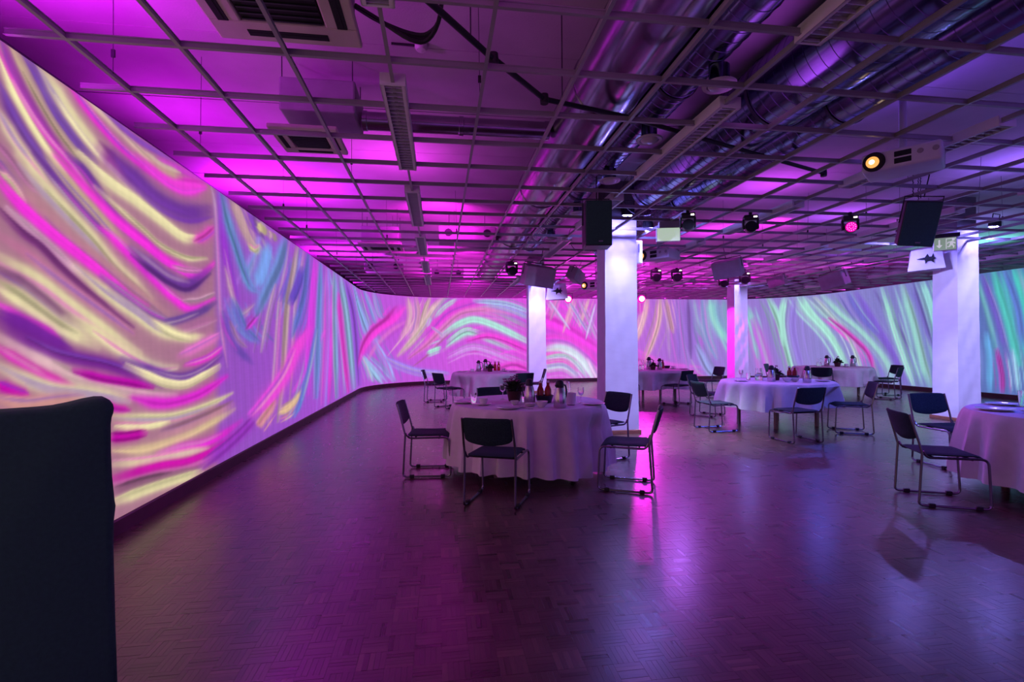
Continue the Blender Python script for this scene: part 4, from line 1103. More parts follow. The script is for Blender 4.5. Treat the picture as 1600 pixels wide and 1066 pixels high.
ROWN = {-0.3: 'in the row right of the left wall ceiling units', 2.14: 'in the row beside the ducts', 4.56: 'in the row by the main projector', 6.96: 'in the row over the middle tables', 9.36: 'in the row over the right column', 11.76: 'in the outermost right row'}
ORD = ('nearest', 'second', 'third', 'fourth', 'fifth', 'sixth', 'seventh')
for rx, where in ROWN.items():
    for k, yy in enumerate((1.82, 4.24, 6.62, 9.02, 11.42, 13.82)):
        if (rx > 5 and k < 1) or (rx > 9 and k < 2) or not inside(rx, yy + 1.2):
            continue
        if rx == 9.36 and k == 2:
            continue
        lab = '%s white louvred fluorescent fixture %s' % (ORD[k], where)
        (LN if (k < 2 and rx < 5) else LF).place('ceiling_lamp', lab, 'ceiling lamp', (rx, yy, GZ - 0.02), group='louvred ceiling lamps')

# ------------------------------------------------------------------ projectors
pj = Proto()
pj.part('shell', MB().rbox((0, 0, 0.1), (0.66, 0.46, 0.20), 0.03, 3), 'projector')
i_ = pj.part('lens_port', MB().lathe([(0.10, 0.0), (0.10, -0.015), (0.08, -0.018)], 24, (-0.22, -0.225, 0.10), axis='Y'), 'dark_void')
pj.part('lens', MB().lathe([(0.058, -0.012), (0.058, -0.03), (0.03, -0.038)], 20, (-0.23, -0.225, 0.095), axis='Y'), 'proj_lens', sub=i_)
pj.part('lens_core', MB().lathe([(0.032, -0.03), (0.02, -0.043)], 16, (-0.235, -0.225, 0.095), axis='Y'), 'proj_hot', sub=i_)
for q in (0.135, 0.065):
    pj.part('vent', MB().rbox((0.02, -0.228, q), (0.14, 0.012, 0.055), 0.004), 'dark_void')
for q in (0.16, 0.28):
    pj.part('knob', MB().lathe([(0.028, -0.226), (0.024, -0.236)], 16, (q, 0, 0.12), axis='Y'), 'unit_grey')
pj.part('mount_pole', MB().lathe([(0.035, 0.2), (0.035, SLAB - 2.86)], 16), 'projector')
pj.part('mount_plate', MB().rbox((0, 0, 0.215), (0.3, 0.2, 0.03), 0.006), 'unit_grey')
for x, y, z, a, lab in ((4.18, 3.98, 2.965, -52, 'grey ceiling projector with a glowing orange lens, upper right'),
                        (4.16, 9.05, 3.0, -55, 'grey ceiling projector seen right of the main column head'),
                        (4.10, 12.7, 2.86, -50, 'farthest ceiling projector, left of the main column')):
    pj.place('projector', lab, 'projector', (x, y, z), R(a), 'ceiling projectors', scale=0.86 if y < 5 else 1.0)

# ------------------------------------------------------------------ loudspeakers
def speaker_proto(w, d, h, cab, grl):
    p = Proto()
    p.part('cabinet', MB().rbox((0, 0, 0), (w, d, h), 0.015), cab, False)
    p.part('grille', MB().rbox((0, -d / 2 - 0.004, 0), (w * 0.95, 0.016, h * 0.96), 0.006), grl, False)
    p.part('badge', MB().rbox((0.02, -d / 2 - 0.014, -h * 0.41), (0.05, 0.004, 0.016), 0.002), 'badge', False, label='small metal badge')
    p.part('hanger_rod', MB().tube([(0, 0, h / 2 + 0.04), (0, 0, 0.6)], 0.007, 6), 'black_plastic')
    p.part('yoke', MB().tube([(-w / 2 - 0.012, 0, 0), (-w / 2 - 0.012, 0, h / 2 + 0.05), (w / 2 + 0.012, 0, h / 2 + 0.05), (w / 2 + 0.012, 0, 0)], 0.009, 6), 'black_plastic')
    return p
spA = speaker_proto(0.32, 0.30, 0.54, 'black_plastic', 'black_fabric')
spA.place('loudspeaker', 'black loudspeaker hung upright before the main column head', 'loudspeaker', (1.90, 5.86, 2.86), R(-8))
spB = speaker_proto(0.35, 0.30, 0.53, 'black_plastic', 'black_fabric')
spB.place('loudspeaker', 'black loudspeaker hung tilted on chains left of the right column', 'loudspeaker', (5.80, 5.33, 2.87), rot=(R(16), R(9), R(-38)))
gy_ = speaker_proto(0.66, 0.36, 0.42, 'grey_box', 'grey_box')
for x, y, z, rot, lab in ((2.08, 10.44, 2.88, (18, 6, 8), 'grey loudspeaker box over the far left column'),
                          (5.80, 9.40, 2.93, (18, -6, -48), 'grey loudspeaker box over the magenta sided column'),
                          (9.18, 10.52, 2.88, (14, -12, -70), 'grey loudspeaker box hung right of the magenta sided column'),
                          (2.92, 10.50, 2.91, (20, 14, 50), 'narrow grey loudspeaker tilted just left of the main column'),
                          (8.62, 11.75, 3.0, (10, -15, -60), 'small far grey loudspeaker above the mint streaks')):
    s_ = 0.62 if 'narrow' in lab or 'small' in lab else 0.82 if 'magenta' in lab else 1.0
    gy_.place('wall_loudspeaker', lab, 'loudspeaker', (x, y, z), rot=tuple(R(q) for q in rot), group='grey loudspeakers under the grid', scale=s_)
for i, (x, y) in enumerate(((5.66, 5.26), (5.95, 5.46), (5.84, 5.33))):
    pts = [(x, y, 3.20 + 0.02 * k) for k in range(21)]
    mb = MB()
    for k in range(20):
        mb.tube([(x - 0.006 * (k % 2), y - 0.006 * ((k + 1) % 2), 3.175 + 0.02 * k), (x + 0.006 * (k % 2), y + 0.006 * ((k + 1) % 2), 3.197 + 0.02 * k)], 0.005, 5)
    tag(obj('chain', mb.mesh('chain', 'wire')), ('left hanging chain of the tilted black loudspeaker', 'right hanging chain of the tilted black loudspeaker', 'middle hanging chain of the tilted black loudspeaker')[i], 'chain', 'chains of the tilted loudspeaker')

# ------------------------------------------------------------------ white boxes wrapped in torn cloth beside two columns
def wrapped_box(x, y, z, rz, label, sc):
    t = thing('wrapped_box', label, 'cloth box', (x, y, z), (R(-6), 0, R(rz)), 'cloth wrapped boxes at the columns')
    t.scale = (sc,) * 3
    n = 14
    mb = MB()
    vv, ff = [], []
    for j in range(n + 1):
        for i in range(n + 1):
            a, b = i / n * 2 - 1, j / n * 2 - 1
            bulge = 0.05 * (1 - a * a) * (1 - b * b)
            vv.append((a * 0.30 * (1 - 0.12 * b), -0.14 - bulge + 0.006 * math.sin(9 * a + 5 * b), b * 0.24 + 0.02 * a))
    for j in range(n):
        for i in range(n):
            k = j * (n + 1) + i
            ff.append((k, k + 1, k + n + 2, k + n + 1))
    mb.add(vv, ff)
    obj('front_cloth', mb.mesh('front_cloth', 'white_fabric', True), t)
    obj('side_cloth', MB().rbox((0, 0.02, 0), (0.56, 0.32, 0.44), 0.05, 3).mesh('side_cloth', 'white_fabric', True), t)
    tear = [(-0.17, 0.0), (-0.03, 0.03), (0.02, 0.11), (0.05, 0.04), (0.09, 0.04), (0.12, 0.12), (0.13, 0.02), (0.17, 0.0), (0.12, -0.03), (0.13, -0.1), (0.08, -0.05), (0.02, -0.06), (-0.02, -0.12), (-0.03, -0.03)]
    obj('tear', MB().prism(tear, -0.205, -0.19).mesh('tear', 'dark_void'), t)
wrapped_box(3.36, 14.1, 2.92, -12, 'white cloth covered box with a dark tear beside the far left column', 0.95)
wrapped_box(8.80, 7.95, 2.90, -42, 'white cloth covered box with a dark tear left of the right column', 0.80)

# ------------------------------------------------------------------ moving head spotlights
def head_proto(lit):
    p = Proto()
    p.part('base', MB().rbox((0, 0, 0), (0.25, 0.2, 0.09), 0.02), 'black_plastic')
    p.part('display', MB().rbox((0.07, -0.102, 0.0), (0.06, 0.006, 0.028), 0.002), 'led_display')
    p.part('clamp', MB().rbox((0, 0, 0.075), (0.06, 0.05, 0.10), 0.01), 'black_plastic')
    for s_ in (-1, 1):
        p.part('yoke_arm', MB().rbox((s_ * 0.125, 0, -0.12), (0.035, 0.1, 0.2), 0.014), 'black_plastic')
    hd = p.part('head', MB().lathe([(0.05, 0.10), (0.095, 0.08), (0.11, 0.0), (0.105, -0.10), (0.09, -0.105)], 24, (0, 0, -0.18), axis='Y'), 'black_plastic')
    p.part('lens', MB().lathe([(0.095, -0.106), (0.06, -0.118), (0.01, -0.122)], 24, (0, 0, -0.18), axis='Y'), 'led_magenta' if lit else 'dark_void', sub=hd)
    if lit:
        for q, rr, ph in ((12, 0.07, 0), (6, 0.035, 0.3)):
            for k in range(q):
                a = 2 * PI * k / q + ph
                p.part('led', MB().lathe([(0.009, -0.118), (0.007, -0.127)], 8, (rr * math.cos(a), 0, -0.18 + rr * math.sin(a)), axis='Y'), 'led_dot', sub=hd)
    return p
mhl, mhd = head_proto(True), head_proto(False)
for x, y, z, rz, lit, lab in ((5.60, 6.13, 3.10, -32, 1, 'moving head spotlight with a lit magenta LED face'),
                              (3.29, 6.26, 3.10, -20, 0, 'dark moving head spotlight just right of the pale sign'),
                              (4.20, 6.26, 3.10, -25, 0, 'dark moving head spotlight behind a far ceiling lamp'),
                              (5.04, 11.12, 3.10, -10, 0, 'dark moving head left of a pair, before the magenta glow'),
                              (5.52, 11.05, 3.10, -10, 0, 'dark moving head right of a pair, before the magenta glow'),
                              (7.34, 12.1, 3.10, -20, 0, 'dark moving head at the left of the magenta sided column'),
                              (7.46, 11.37, 3.10, -20, 0, 'dark moving head at the right of the magenta sided column'),
                              (1.51, 10.41, 3.10, 10, 0, 'dark moving head left of the far left column')):
    (mhl if lit else mhd).place('moving_head', lab, 'spotlight', (x, y, z + 0.02), R(rz), 'moving head spotlights', scale=0.72 if y < 7 else 0.9)
light('SPOT', 'moving_head_light', (5.53, 6.0, 2.9), 45, MAGENTA, (4.6, 4.8, 0.4), spot_size=R(50), spot_blend=0.6, shadow_soft_size=0.05)
# pink spots at the far wall, facing the room
ps = Proto()
ps.part('can', MB().lathe([(0.09, 0.12), (0.13, 0.08), (0.13, -0.06), (0.11, -0.08)], 20, axis='Y'), 'led_magenta')
ps.part('lens', MB().lathe([(0.10, -0.07), (0.07, -0.1), (0.01, -0.11)], 20, axis='Y'), 'led_pink')
ps.part('bracket', MB().tube([(-0.14, 0, 0), (-0.14, 0, 0.2), (0.14, 0, 0.2), (0.14, 0, 0)], 0.01, 6), 'black_plastic')
for x, y, lab in ((4.36, 16.6, 'glowing pink spot before the far screen, left of the main column'), (6.86, 16.3, 'glowing pink spot before the far screen, right of the main column')):
    ps.place('pink_spot', lab, 'spotlight', (x, y, 2.95), R(-15), 'pink spots at the far screen')
    light('SPOT', 'pink_spot_light', (x - 0.06, y - 0.18, 2.94), 300, MAGENTA, (x - 2.2, y - 8.0, 0.2), spot_size=R(60), spot_blend=0.7, shadow_soft_size=0.08)

# ------------------------------------------------------------------ signs and small wall things
t = thing('pale_sign', 'pale blank lit sign box hung right of the main column head', 'sign', (3.28, 6.82, 2.99), (0, 0, R(-14)))
obj('box', MB().rbox((0, 0, 0), (0.335, 0.06, 0.20), 0.008).mesh('box', 'lamp_white'), t)
obj('face', MB().rbox((0, -0.032, 0), (0.32, 0.008, 0.185), 0.003).mesh('face', 'sign_pale'), t)
obj('lid', MB().box((0.02, 0, 0.145), (0.30, 0.08, 0.09)).mesh('lid', 'unit_grey'), t)
t = thing('exit_sign', 'green sign with an arrow and a running figure on the right column', 'sign', (8.40, 7.25, 3.055), (0, 0, R(-40)))
obj('box', MB().rbox((0, 0, 0), (0.30, 0.06, 0.22), 0.008).mesh('box', 'lamp_white'), t)
obj('face', MB().rbox((0, -0.032, 0), (0.285, 0.008, 0.20), 0.003).mesh('face', 'sign_green'), t)
obj('arrow', MB().prism([(-0.085, 0.07), (-0.065, 0.07), (-0.065, -0.02), (-0.035, -0.02), (-0.075, -0.07), (-0.115, -0.02), (-0.085, -0.02)], -0.0385, -0.036).mesh('arrow', 'sign_mark'), t)
man = [(0.06, 0.03), (0.09, 0.04), (0.12, 0.02), (0.135, 0.0), (0.125, -0.01), (0.105, 0.005), (0.1, -0.02), (0.12, -0.04), (0.115, -0.075), (0.1, -0.075), (0.1, -0.045), (0.075, -0.03), (0.06, -0.06), (0.03, -0.06), (0.03, -0.045), (0.05, -0.045), (0.065, 0.01), (0.045, 0.015), (0.035, -0.005), (0.025, 0.0), (0.035, 0.028)]
obj('running_figure', MB().prism(man, -0.0385, -0.036).mesh('running_figure', 'sign_mark'), t)
obj('figure_head', MB().lathe([(0.018, -0.036), (0.016, -0.0385)], 12, (0.105, 0, 0.06), axis='Y').mesh('figure_head', 'sign_mark'), t)
obj('frame_mark', MB().prism([(0.01, 0.085), (0.14, 0.085), (0.14, 0.075), (0.02, 0.075), (0.02, -0.085), (0.01, -0.085)], -0.0385, -0.036).mesh('frame_mark', 'sign_mark'), t)
obj('cap', MB().box((0.02, 0, 0.14), (0.34, 0.09, 0.06)).mesh('cap', 'black_plastic'), t)
t = thing('access_point', 'slim white box fixed to the right of the main column', 'wall box', (3.19, 7.72, 2.90))
obj('shell', MB().rbox((0, 0, 0), (0.13, 0.10, 0.38), 0.02, 3).mesh('shell', 'lamp_white', True), t)
obj('slot', MB().rbox((0, -0.052, 0.06), (0.02, 0.006, 0.14), 0.002).mesh('slot', 'grid_white'), t)

# ------------------------------------------------------------------ stacking chairs on sled frames
def chair_proto():
    p = Proto()
    # seat pad: curved, dropping at the front
    n, m = 14, 12
    def pad(fn, th):
        top, bot = [], []
        for j in range(m + 1):
            for i in range(n + 1):
                a, b = i / n * 2 - 1, j / m * 2 - 1
                P, N = fn(a, b)
                e = max(0.0, (1 - max(abs(a), abs(b)) ** 6)) ** 0.5
                top.append(Vector(P) + Vector(N) * th * (0.25 + 0.75 * e))
                bot.append(Vector(P) - Vector(N) * th * (0.25 + 0.75 * e) * 0.7)
        k = (n + 1) * (m + 1)
        ff = []
        for j in range(m):
            for i in range(n):
                q = j * (n + 1) + i
                ff.append((q, q + 1, q + n + 2, q + n + 1))
                ff.append((k + q, k + q + n + 1, k + q + n + 2, k + q + 1))
        ring = [i for i in range(n + 1)] + [(j + 1) * (n + 1) - 1 for j in range(1, m + 1)] + [m * (n + 1) + i for i in range(n - 1, -1, -1)] + [j * (n + 1) for j in range(m - 1, 0, -1)]
        for a, b in zip(ring, ring[1:] + ring[:1]):
            ff.append((a, k + a, k + b, b))
        mb = MB()
        mb.add(top + bot, ff)
        return mb
    def rnd(a, b, r=0.82):
        s_ = 1.0
        if abs(a) > r and abs(b) > r:
            x, y = (abs(a) - r) / (1 - r), (abs(b) - r) / (1 - r)
            q = max(x, y)
            if q > 0:
                f = q / math.hypot(x, y)
                a = math.copysign(r + x * f * (1 - r), a)
                b = math.copysign(r + y * f * (1 - r), b)
        return a, b
    def seat(a, b):
        a, b = rnd(a, b)
        y = 0.225 * b
        z = 0.447 - 0.012 * (1 - a * a) * (1 - abs(b)) - (0.03 * max(0, b - 0.72) / 0.28)
        return (0.215 * a * (1 - 0.03 * b), y, z), (0, 0, 1)
    def back(a, b):
        a, b = rnd(a, b, 0.78)
        cz = 0.69 + 0.105 * b
        if b < 0:
            cz -= 0.035 * (1 - a * a) * (-b)
        w = 0.222 - 0.008 * (1 - b) / 2
        y = -0.262 - 0.07 * (cz - 0.58) / 0.22 - 0.03 * (1 - a * a)
        return (w * a, y, cz), (0, 0.95, 0.3)
    p.part('seat', pad(seat, 0.017), 'chair_fabric')
    p.part('backrest', pad(back, 0.016), 'chair_fabric')
    for s_ in (-1, 1):
        x = s_ * 0.232
        path = [(x * 0.96, -0.325, 0.79), (x, -0.262, 0.56), (x, -0.238, 0.46)]
        path += arc((x, -0.262, 0.06), (x, -0.27, 0.013), (x, -0.22, 0.013))
        path += arc((x, 0.19, 0.013), (x, 0.245, 0.013), (x, 0.243, 0.06))
        path += arc((x, 0.228, 0.38), (x, 0.226, 0.425), (x * 0.97, 0.18, 0.428))
        path += [(x * 0.97, -0.14, 0.424)] + arc((x * 0.97, -0.18, 0.424), (x * 0.98, -0.215, 0.43), (x, -0.232, 0.48), 4)
        i_ = p.part('sled_frame', MB().tube(path, 0.0105, 8), 'chrome')
        for yy in (-0.17, 0.16):
            p.part('foot_clip', MB().rbox((x, yy, 0.018), (0.032, 0.048, 0.036), 0.006), 'black_plastic', False, sub=i_)
    p.part('cross_bar', MB().tube([(-0.225, 0.12, 0.42), (0.225, 0.12, 0.42)], 0.009, 6), 'chrome')
    p.part('cross_bar', MB().tube([(-0.225, -0.14, 0.42), (0.225, -0.14, 0.42)], 0.009, 6), 'chrome')
    return p
CH = chair_proto()
# x, y, heading the chair faces (degrees from +X)
CHAIRS = [
 (-0.11, 5.65, -6, 'left of the nearest table, facing its cloth side on', 'nearest table'),
 (0.52, 4.53, 66, 'before the nearest table with its back to the viewer', 'nearest table'),
 (1.83, 4.77, 154, 'right of the nearest table, seen side on with padded seat', 'nearest table'),
 (1.98, 6.02, 205, 'between the nearest table and the main column', 'nearest table'),
 (0.82, 6.98, -78, 'behind the nearest table, only its backrest top showing', 'nearest table'),
 (-0.10, 12.72, -8, 'outermost at the left of the far left table, by the screen', 'far left table'),
 (0.22, 11.42, 32, 'in front at the left corner of the far left table', 'far left table'),
 (1.72, 11.05, 112, 'in front at the right of the far left table', 'far left table'),
 (2.30, 12.40, 172, 'side on at the right end of the far left table', 'far left table'),
 (5.48, 11.05, 118, 'before the far table right of the main column, back turned', 'far middle table'),
 (4.42, 11.42, 50, 'half hidden behind the right side of the main column', 'far middle table'),
 (7.00, 12.25, 184, 'side on at the right end of the far middle table', 'far middle table'),
 (4.48, 7.62, 0, 'at the left of the table with the glass pitcher, seat side on', 'middle right table'),
 (5.20, 9.15, -52, 'behind the left corner of the table with the glass pitcher', 'middle right table'),
 (5.08, 6.57, 93, 'before the table with the glass pitcher, back to the viewer', 'middle right table'),
 (6.40, 7.05, 152, 'at the right of the table with the glass pitcher, turned to it', 'middle right table'),
 (9.80, 13.35, -50, 'behind the far right table, only its backrest showing', 'far right table'),
 (9.66, 11.42, 40, 'at the front left of the far right table', 'far right table'),
 (10.95, 10.95, 120, 'in front at the right of the far right table', 'far right table'),
 (11.85, 11.85, 170, 'outermost at the right of the far right table', 'far right table'),
 (4.41, 3.85, -25, 'left of the table cut by the right edge', 'right edge table'),
 (5.78, 4.93, -96, 'behind the table cut by the right edge, facing the viewer', 'right edge table'),
]
for x, y, a, lab, g in CHAIRS:
    CH.place('stacking_chair', 'black sled-frame chair ' + lab, 'chair', (x, y, 0.0006), R(a - 90), 'chairs at the ' + g)

# ------------------------------------------------------------------ round tables and their cloths
def cloth_mesh(r, hem, seed, nf=17, amp=0.05, dip=None, centre=(0, 0)):
    rg = random.Random(seed)
    n = 168
    zt = 0.757
    rows = [(0.02, 0), (r * 0.5, 0), (r * 0.85, 0), (r * 0.985, 0)]
    m = 13
    ph = [rg.uniform(0, 6.28) for _ in range(6)]
    vv, ff = [(0, 0, zt)], []
    # where a chair is pushed in under the top, its seat presses the cloth inwards
    near_ = [c_ for c_ in CHAIRS[1:] if math.hypot(c_[0] - centre[0], c_[1] - centre[1]) < 1.45]
    press = np.zeros(n)
    for i in range(n):
        a = 2 * PI * i / n
        for (hx, hy, ha, _, _) in near_:
            rr = r + 0.16
            while rr > 0.5:
                dx, dy = centre[0] + rr * math.cos(a) - hx, centre[1] + rr * math.sin(a) - hy
                yl = dx * math.cos(R(ha)) + dy * math.sin(R(ha))
                xl = -dx * math.sin(R(ha)) + dy * math.cos(R(ha))
                if abs(xl) < 0.27 and yl < 0.27:
                    rr -= 0.01
                else:
                    break
            press[i] = max(press[i], r + 0.16 - rr)
    press = np.max([np.roll(press, k) for k in range(-3, 4)], axis=0)
    press = np.mean([np.roll(press, k) for k in range(-3, 4)], axis=0)
    def fold(a, t):
        q = math.sin(nf * a + 1.3 * math.sin(3 * a + ph[0]) + ph[1])
        q = math.copysign(abs(q) ** 0.8, q) * 0.75 + 0.35 * math.sin((nf * 2 - 5) * a + ph[2]) * math.sin(2 * a + ph[3])
        return amp * q * min(1, t * 1.4)
    for rr, _ in rows:
        for i in range(n):
            a = 2 * PI * i / n
            vv.append((rr * math.cos(a), rr * math.sin(a), zt + 0.0006 * math.sin(5 * a + rr * 9)))
    for j in range(1, m + 1):
        t = j / m
        for i in range(n):
            a = 2 * PI * i / n
            hz = hem + 0.012 * math.sin(4 * a + ph[4])
            if dip:
                hz -= dip[1] * max(0, math.cos(a - R(dip[0]))) ** 3
            z = zt - (zt - hz) * (t ** 1.15)
            rr = r + 0.012 * min(1, t * 6) + 0.07 * t + fold(a, t)
            rr -= press[i] * min(1.0, max(0.0, (0.70 - z) / 0.2))
            vv.append((rr * math.cos(a), rr * math.sin(a), max(0.012, z)))
    for i in range(n):
        ff.append((0, 1 + i, 1 + (i + 1) % n))
    for j in range(len(rows) + m - 1):
        for i in range(n):
            k = (i + 1) % n
            b = 1 + j * n
            ff.append((b + i, b + n + i, b + n + k, b + k))
    mb = MB()
    mb.add(vv, ff)
    return mb
TABLES = [
 (1.01, 5.72, 0.87, 0.125, 'nearest round table', (-50, 0.075)),
 (5.80, 7.95, 0.90, 0.33, 'middle right round table with the glass pitcher', None),
 (5.83, 3.67, 0.90, 0.135, 'round table cut by the right edge', (-60, 0.05)),
 (1.24, 12.15, 0.93, 0.22, 'far left round table before the pink screen', None),
 (5.42, 12.25, 0.93, 0.30, 'far round table right of the main column', None),
 (10.55, 12.20, 0.93, 0.30, 'far right round table before the mint screen', None),
]
for i, (x, y, r, hem, lab, dip) in enumerate(TABLES):
    t = thing('round_table', 'wooden legs and top of the ' + lab, 'table', (x, y, 0.0006), group='round dining tables')
    obj('table_top', MB().lathe([(r - 0.03, 0.72), (r - 0.012, 0.726), (r - 0.012, 0.748), (r - 0.03, 0.7535)], 64).mesh('table_top', 'table_wood', True), t)
    for k in range(4):
        a = R(45 + 90 * k + (8 if i == 1 else 0))
        obj('leg', MB().rbox((0.60 * math.cos(a), 0.60 * math.sin(a), 0.36), (0.05, 0.05, 0.72), 0.006).mesh('leg', 'table_wood'), t)
    c = obj('tablecloth', cloth_mesh(r, hem, 20 + i, dip=dip, centre=(x, y), nf=23 if i in (0, 2) else 17, amp=0.062).mesh('tablecloth', 'cloth', True), None, (x, y, 0))
    tag(c, 'white cloth hanging in folds over the ' + lab, 'tablecloth', 'tablecloths on the round tables')

# ------------------------------------------------------------------ things on the tables
TZ = 0.7585
thermos = Proto()
thermos.part('body', MB().lathe([(0.058, 0.0), (0.062, 0.006), (0.062, 0.09), (0.058, 0.13), (0.047, 0.18), (0.040, 0.20)], 28), 'steel')
thermos.part('lid', MB().lathe([(0.041, 0.20), (0.043, 0.225), (0.040, 0.25), (0.028, 0.272), (0.008, 0.278)], 24), 'black_plastic')
thermos.part('handle', MB().tube(smooth_path([(0.04, 0, 0.225), (0.085, 0, 0.215), (0.10, 0, 0.16), (0.092, 0, 0.10), (0.062, 0, 0.07)]), 0.008, 8), 'black_plastic')
thermos.part('spout', MB().rbox((-0.042, 0, 0.222), (0.035, 0.03, 0.022), 0.007), 'black_plastic')
bottle = Proto()
bottle.part('glass_body', MB().lathe([(0.036, 0.0), (0.038, 0.01), (0.038, 0.13), (0.030, 0.155), (0.017, 0.18), (0.016, 0.205), (0.018, 0.21)], 20), 'juice')
bottle.part('stopper', MB().lathe([(0.014, 0.21), (0.017, 0.225), (0.010, 0.234)], 14), 'china')
bottle.part('wire_clip', MB().tube([(-0.022, 0, 0.19), (-0.026, 0, 0.22), (0, 0, 0.238), (0.026, 0, 0.22), (0.022, 0, 0.19)], 0.0025, 6), 'wire')
plate = Proto()
plate.part('rim', MB().lathe([(0.06, 0.003), (0.085, 0.006), (0.12, 0.016), (0.121, 0.019), (0.085, 0.010), (0.06, 0.007)], 36, cap=False), 'china')
plate.part('well', MB().lathe([(0.06, 0.0), (0.062, 0.004), (0.03, 0.006)], 36), 'china')
cup = Proto()
cup.part('saucer', MB().lathe([(0.03, 0.0), (0.05, 0.003), (0.075, 0.013), (0.075, 0.016), (0.045, 0.008), (0.02, 0.007)], 30), 'china')
cup.part('cup', MB().lathe([(0.022, 0.009), (0.032, 0.014), (0.040, 0.045), (0.042, 0.066), (0.039, 0.066), (0.036, 0.045), (0.027, 0.018), (0.005, 0.016)], 26, cap=False), 'china')
cup.part('handle', MB().tube(smooth_path([(0.040, 0, 0.055), (0.062, 0, 0.052), (0.062, 0, 0.03), (0.037, 0, 0.024)]), 0.005, 6), 'china')
cupst = Proto()
for k in range(3):
    cupst.part('cup', MB().lathe([(0.03, 0.0 + 0.035 * k), (0.044, 0.01 + 0.035 * k), (0.046, 0.045 + 0.035 * k), (0.042, 0.045 + 0.035 * k), (0.036, 0.02 + 0.035 * k)], 24), 'china')
bowl = Proto()
bowl.part('foot', MB().lathe([(0.030, 0.0), (0.032, 0.008)], 24), 'china')
bowl.part('bowl', MB().lathe([(0.030, 0.008), (0.05, 0.02), (0.068, 0.062), (0.064, 0.062), (0.046, 0.026), (0.01, 0.016)], 30, cap=False), 'china')
pstack = Proto()
for k in range(5):
    pstack.part('side_plate', MB().lathe([(0.04, 0.007 * k), (0.06, 0.004 + 0.007 * k), (0.078, 0.012 + 0.007 * k), (0.077, 0.015 + 0.007 * k), (0.05, 0.008 + 0.007 * k)], 28), 'china')
glass = Proto()
glass.part('tumbler', MB().lathe([(0.028, 0.0), (0.031, 0.004), (0.036, 0.125), (0.0335, 0.125), (0.029, 0.012), (0.004, 0.010)], 22, cap=False), 'glass')
glass.part('base', MB().lathe([(0.027, 0.0), (0.028, 0.01)], 20), 'glass')
wine = Proto()
wine.part('foot', MB().lathe([(0.034, 0.0), (0.034, 0.003), (0.006, 0.008)], 22), 'glass')
wine.part('stem', MB().lathe([(0.005, 0.006), (0.0045, 0.08)], 10), 'glass')
wine.part('bowl', MB().lathe([(0.005, 0.08), (0.028, 0.10), (0.036, 0.135), (0.032, 0.18), (0.0305, 0.18), (0.034, 0.135), (0.026, 0.104), (0.004, 0.086)], 22, cap=False), 'glass')
pitcher = Proto()
pitcher.part('jug', MB().lathe([(0.055, 0.0), (0.062, 0.01), (0.066, 0.06), (0.058, 0.13), (0.048, 0.18), (0.054, 0.215), (0.051, 0.215), (0.045, 0.18), (0.055, 0.13), (0.062, 0.06), (0.055, 0.014), (0.01, 0.012)], 28, cap=False), 'glass')
pitcher.part('water', MB().lathe([(0.05, 0.016), (0.060, 0.06), (0.055, 0.11)], 24), 'glass')
pitcher.part('handle', MB().tube(smooth_path([(0.05, 0, 0.205), (0.095, 0, 0.20), (0.108, 0, 0.14), (0.09, 0, 0.075), (0.062, 0, 0.06)]), 0.006, 8), 'glass')
tub = Proto()
tub.part('tub', MB().lathe([(0.075, 0.0), (0.08, 0.006), (0.105, 0.085), (0.10, 0.087), (0.078, 0.02), (0.01, 0.015)], 30, cap=False), 'dark_bowl')
tub.part('base', MB().lathe([(0.074, 0.0), (0.075, 0.012)], 30), 'dark_bowl')
def plant_proto(seed, blooms):
    p = Proto()
    rg = random.Random(seed)
    p.part('pot', MB().lathe([(0.045, 0.0), (0.048, 0.004), (0.062, 0.075), (0.065, 0.085), (0.058, 0.085), (0.05, 0.07)], 24), 'terracotta')
    lf = MB()
    for k in range(70):
        a, el_ = rg.uniform(0, 6.28), rg.uniform(0.1, 1.4)
        L = rg.uniform(0.06, 0.11)
        d = Vector((math.cos(a) * math.cos(el_), math.sin(a) * math.cos(el_), math.sin(el_)))
        sd = d.cross(Vector((0, 0, 1))).normalized() * 0.02
        b = Vector((0, 0, 0.075)) + d * 0.03
        tip = b + d * L + Vector((0, 0, -0.012))
        mid = b + d * L * 0.55 + Vector((0, 0, 0.008))
        lf.add([b, mid + sd, tip, mid - sd, mid + Vector((0, 0, -0.002))], [(0, 1, 2), (0, 2, 3), (0, 4, 1), (1, 4, 2), (2, 4, 3), (3, 4, 0)])
    p.part('foliage', lf, 'leaf', False, kind='stuff')
    for k in range(blooms):
        a, el_ = rg.uniform(0, 6.28), rg.uniform(0.3, 1.5)
        L = rg.uniform(0.09, 0.14)
        c = (math.cos(a) * math.cos(el_) * L, math.sin(a) * math.cos(el_) * L, 0.08 + math.sin(el_) * L)
        mb = MB()
        for q in range(5):
            b = 2 * PI * q / 5
            mb.add([c, (c[0] + 0.016 * math.cos(b), c[1] + 0.016 * math.sin(b), c[2] + 0.008), (c[0] + 0.022 * math.cos(b + 0.6), c[1] + 0.022 * math.sin(b + 0.6), c[2] + 0.004), (c[0] + 0.016 * math.cos(b + 1.2), c[1] + 0.016 * math.sin(b + 1.2), c[2] + 0.008), (c[0] + 0.012 * math.cos(b + .6), c[1] + 0.012 * math.sin(b + .6), c[2] - 0.004)],
                   [(0, 1, 2), (0, 2, 3), (0, 4, 1), (1, 4, 2), (2, 4, 3), (3, 4, 0)])
        p.part('bloom', mb, 'petal', False)
    return p
plantA, plantB = plant_proto(3, 16), plant_proto(9, 5)
cutl = Proto()
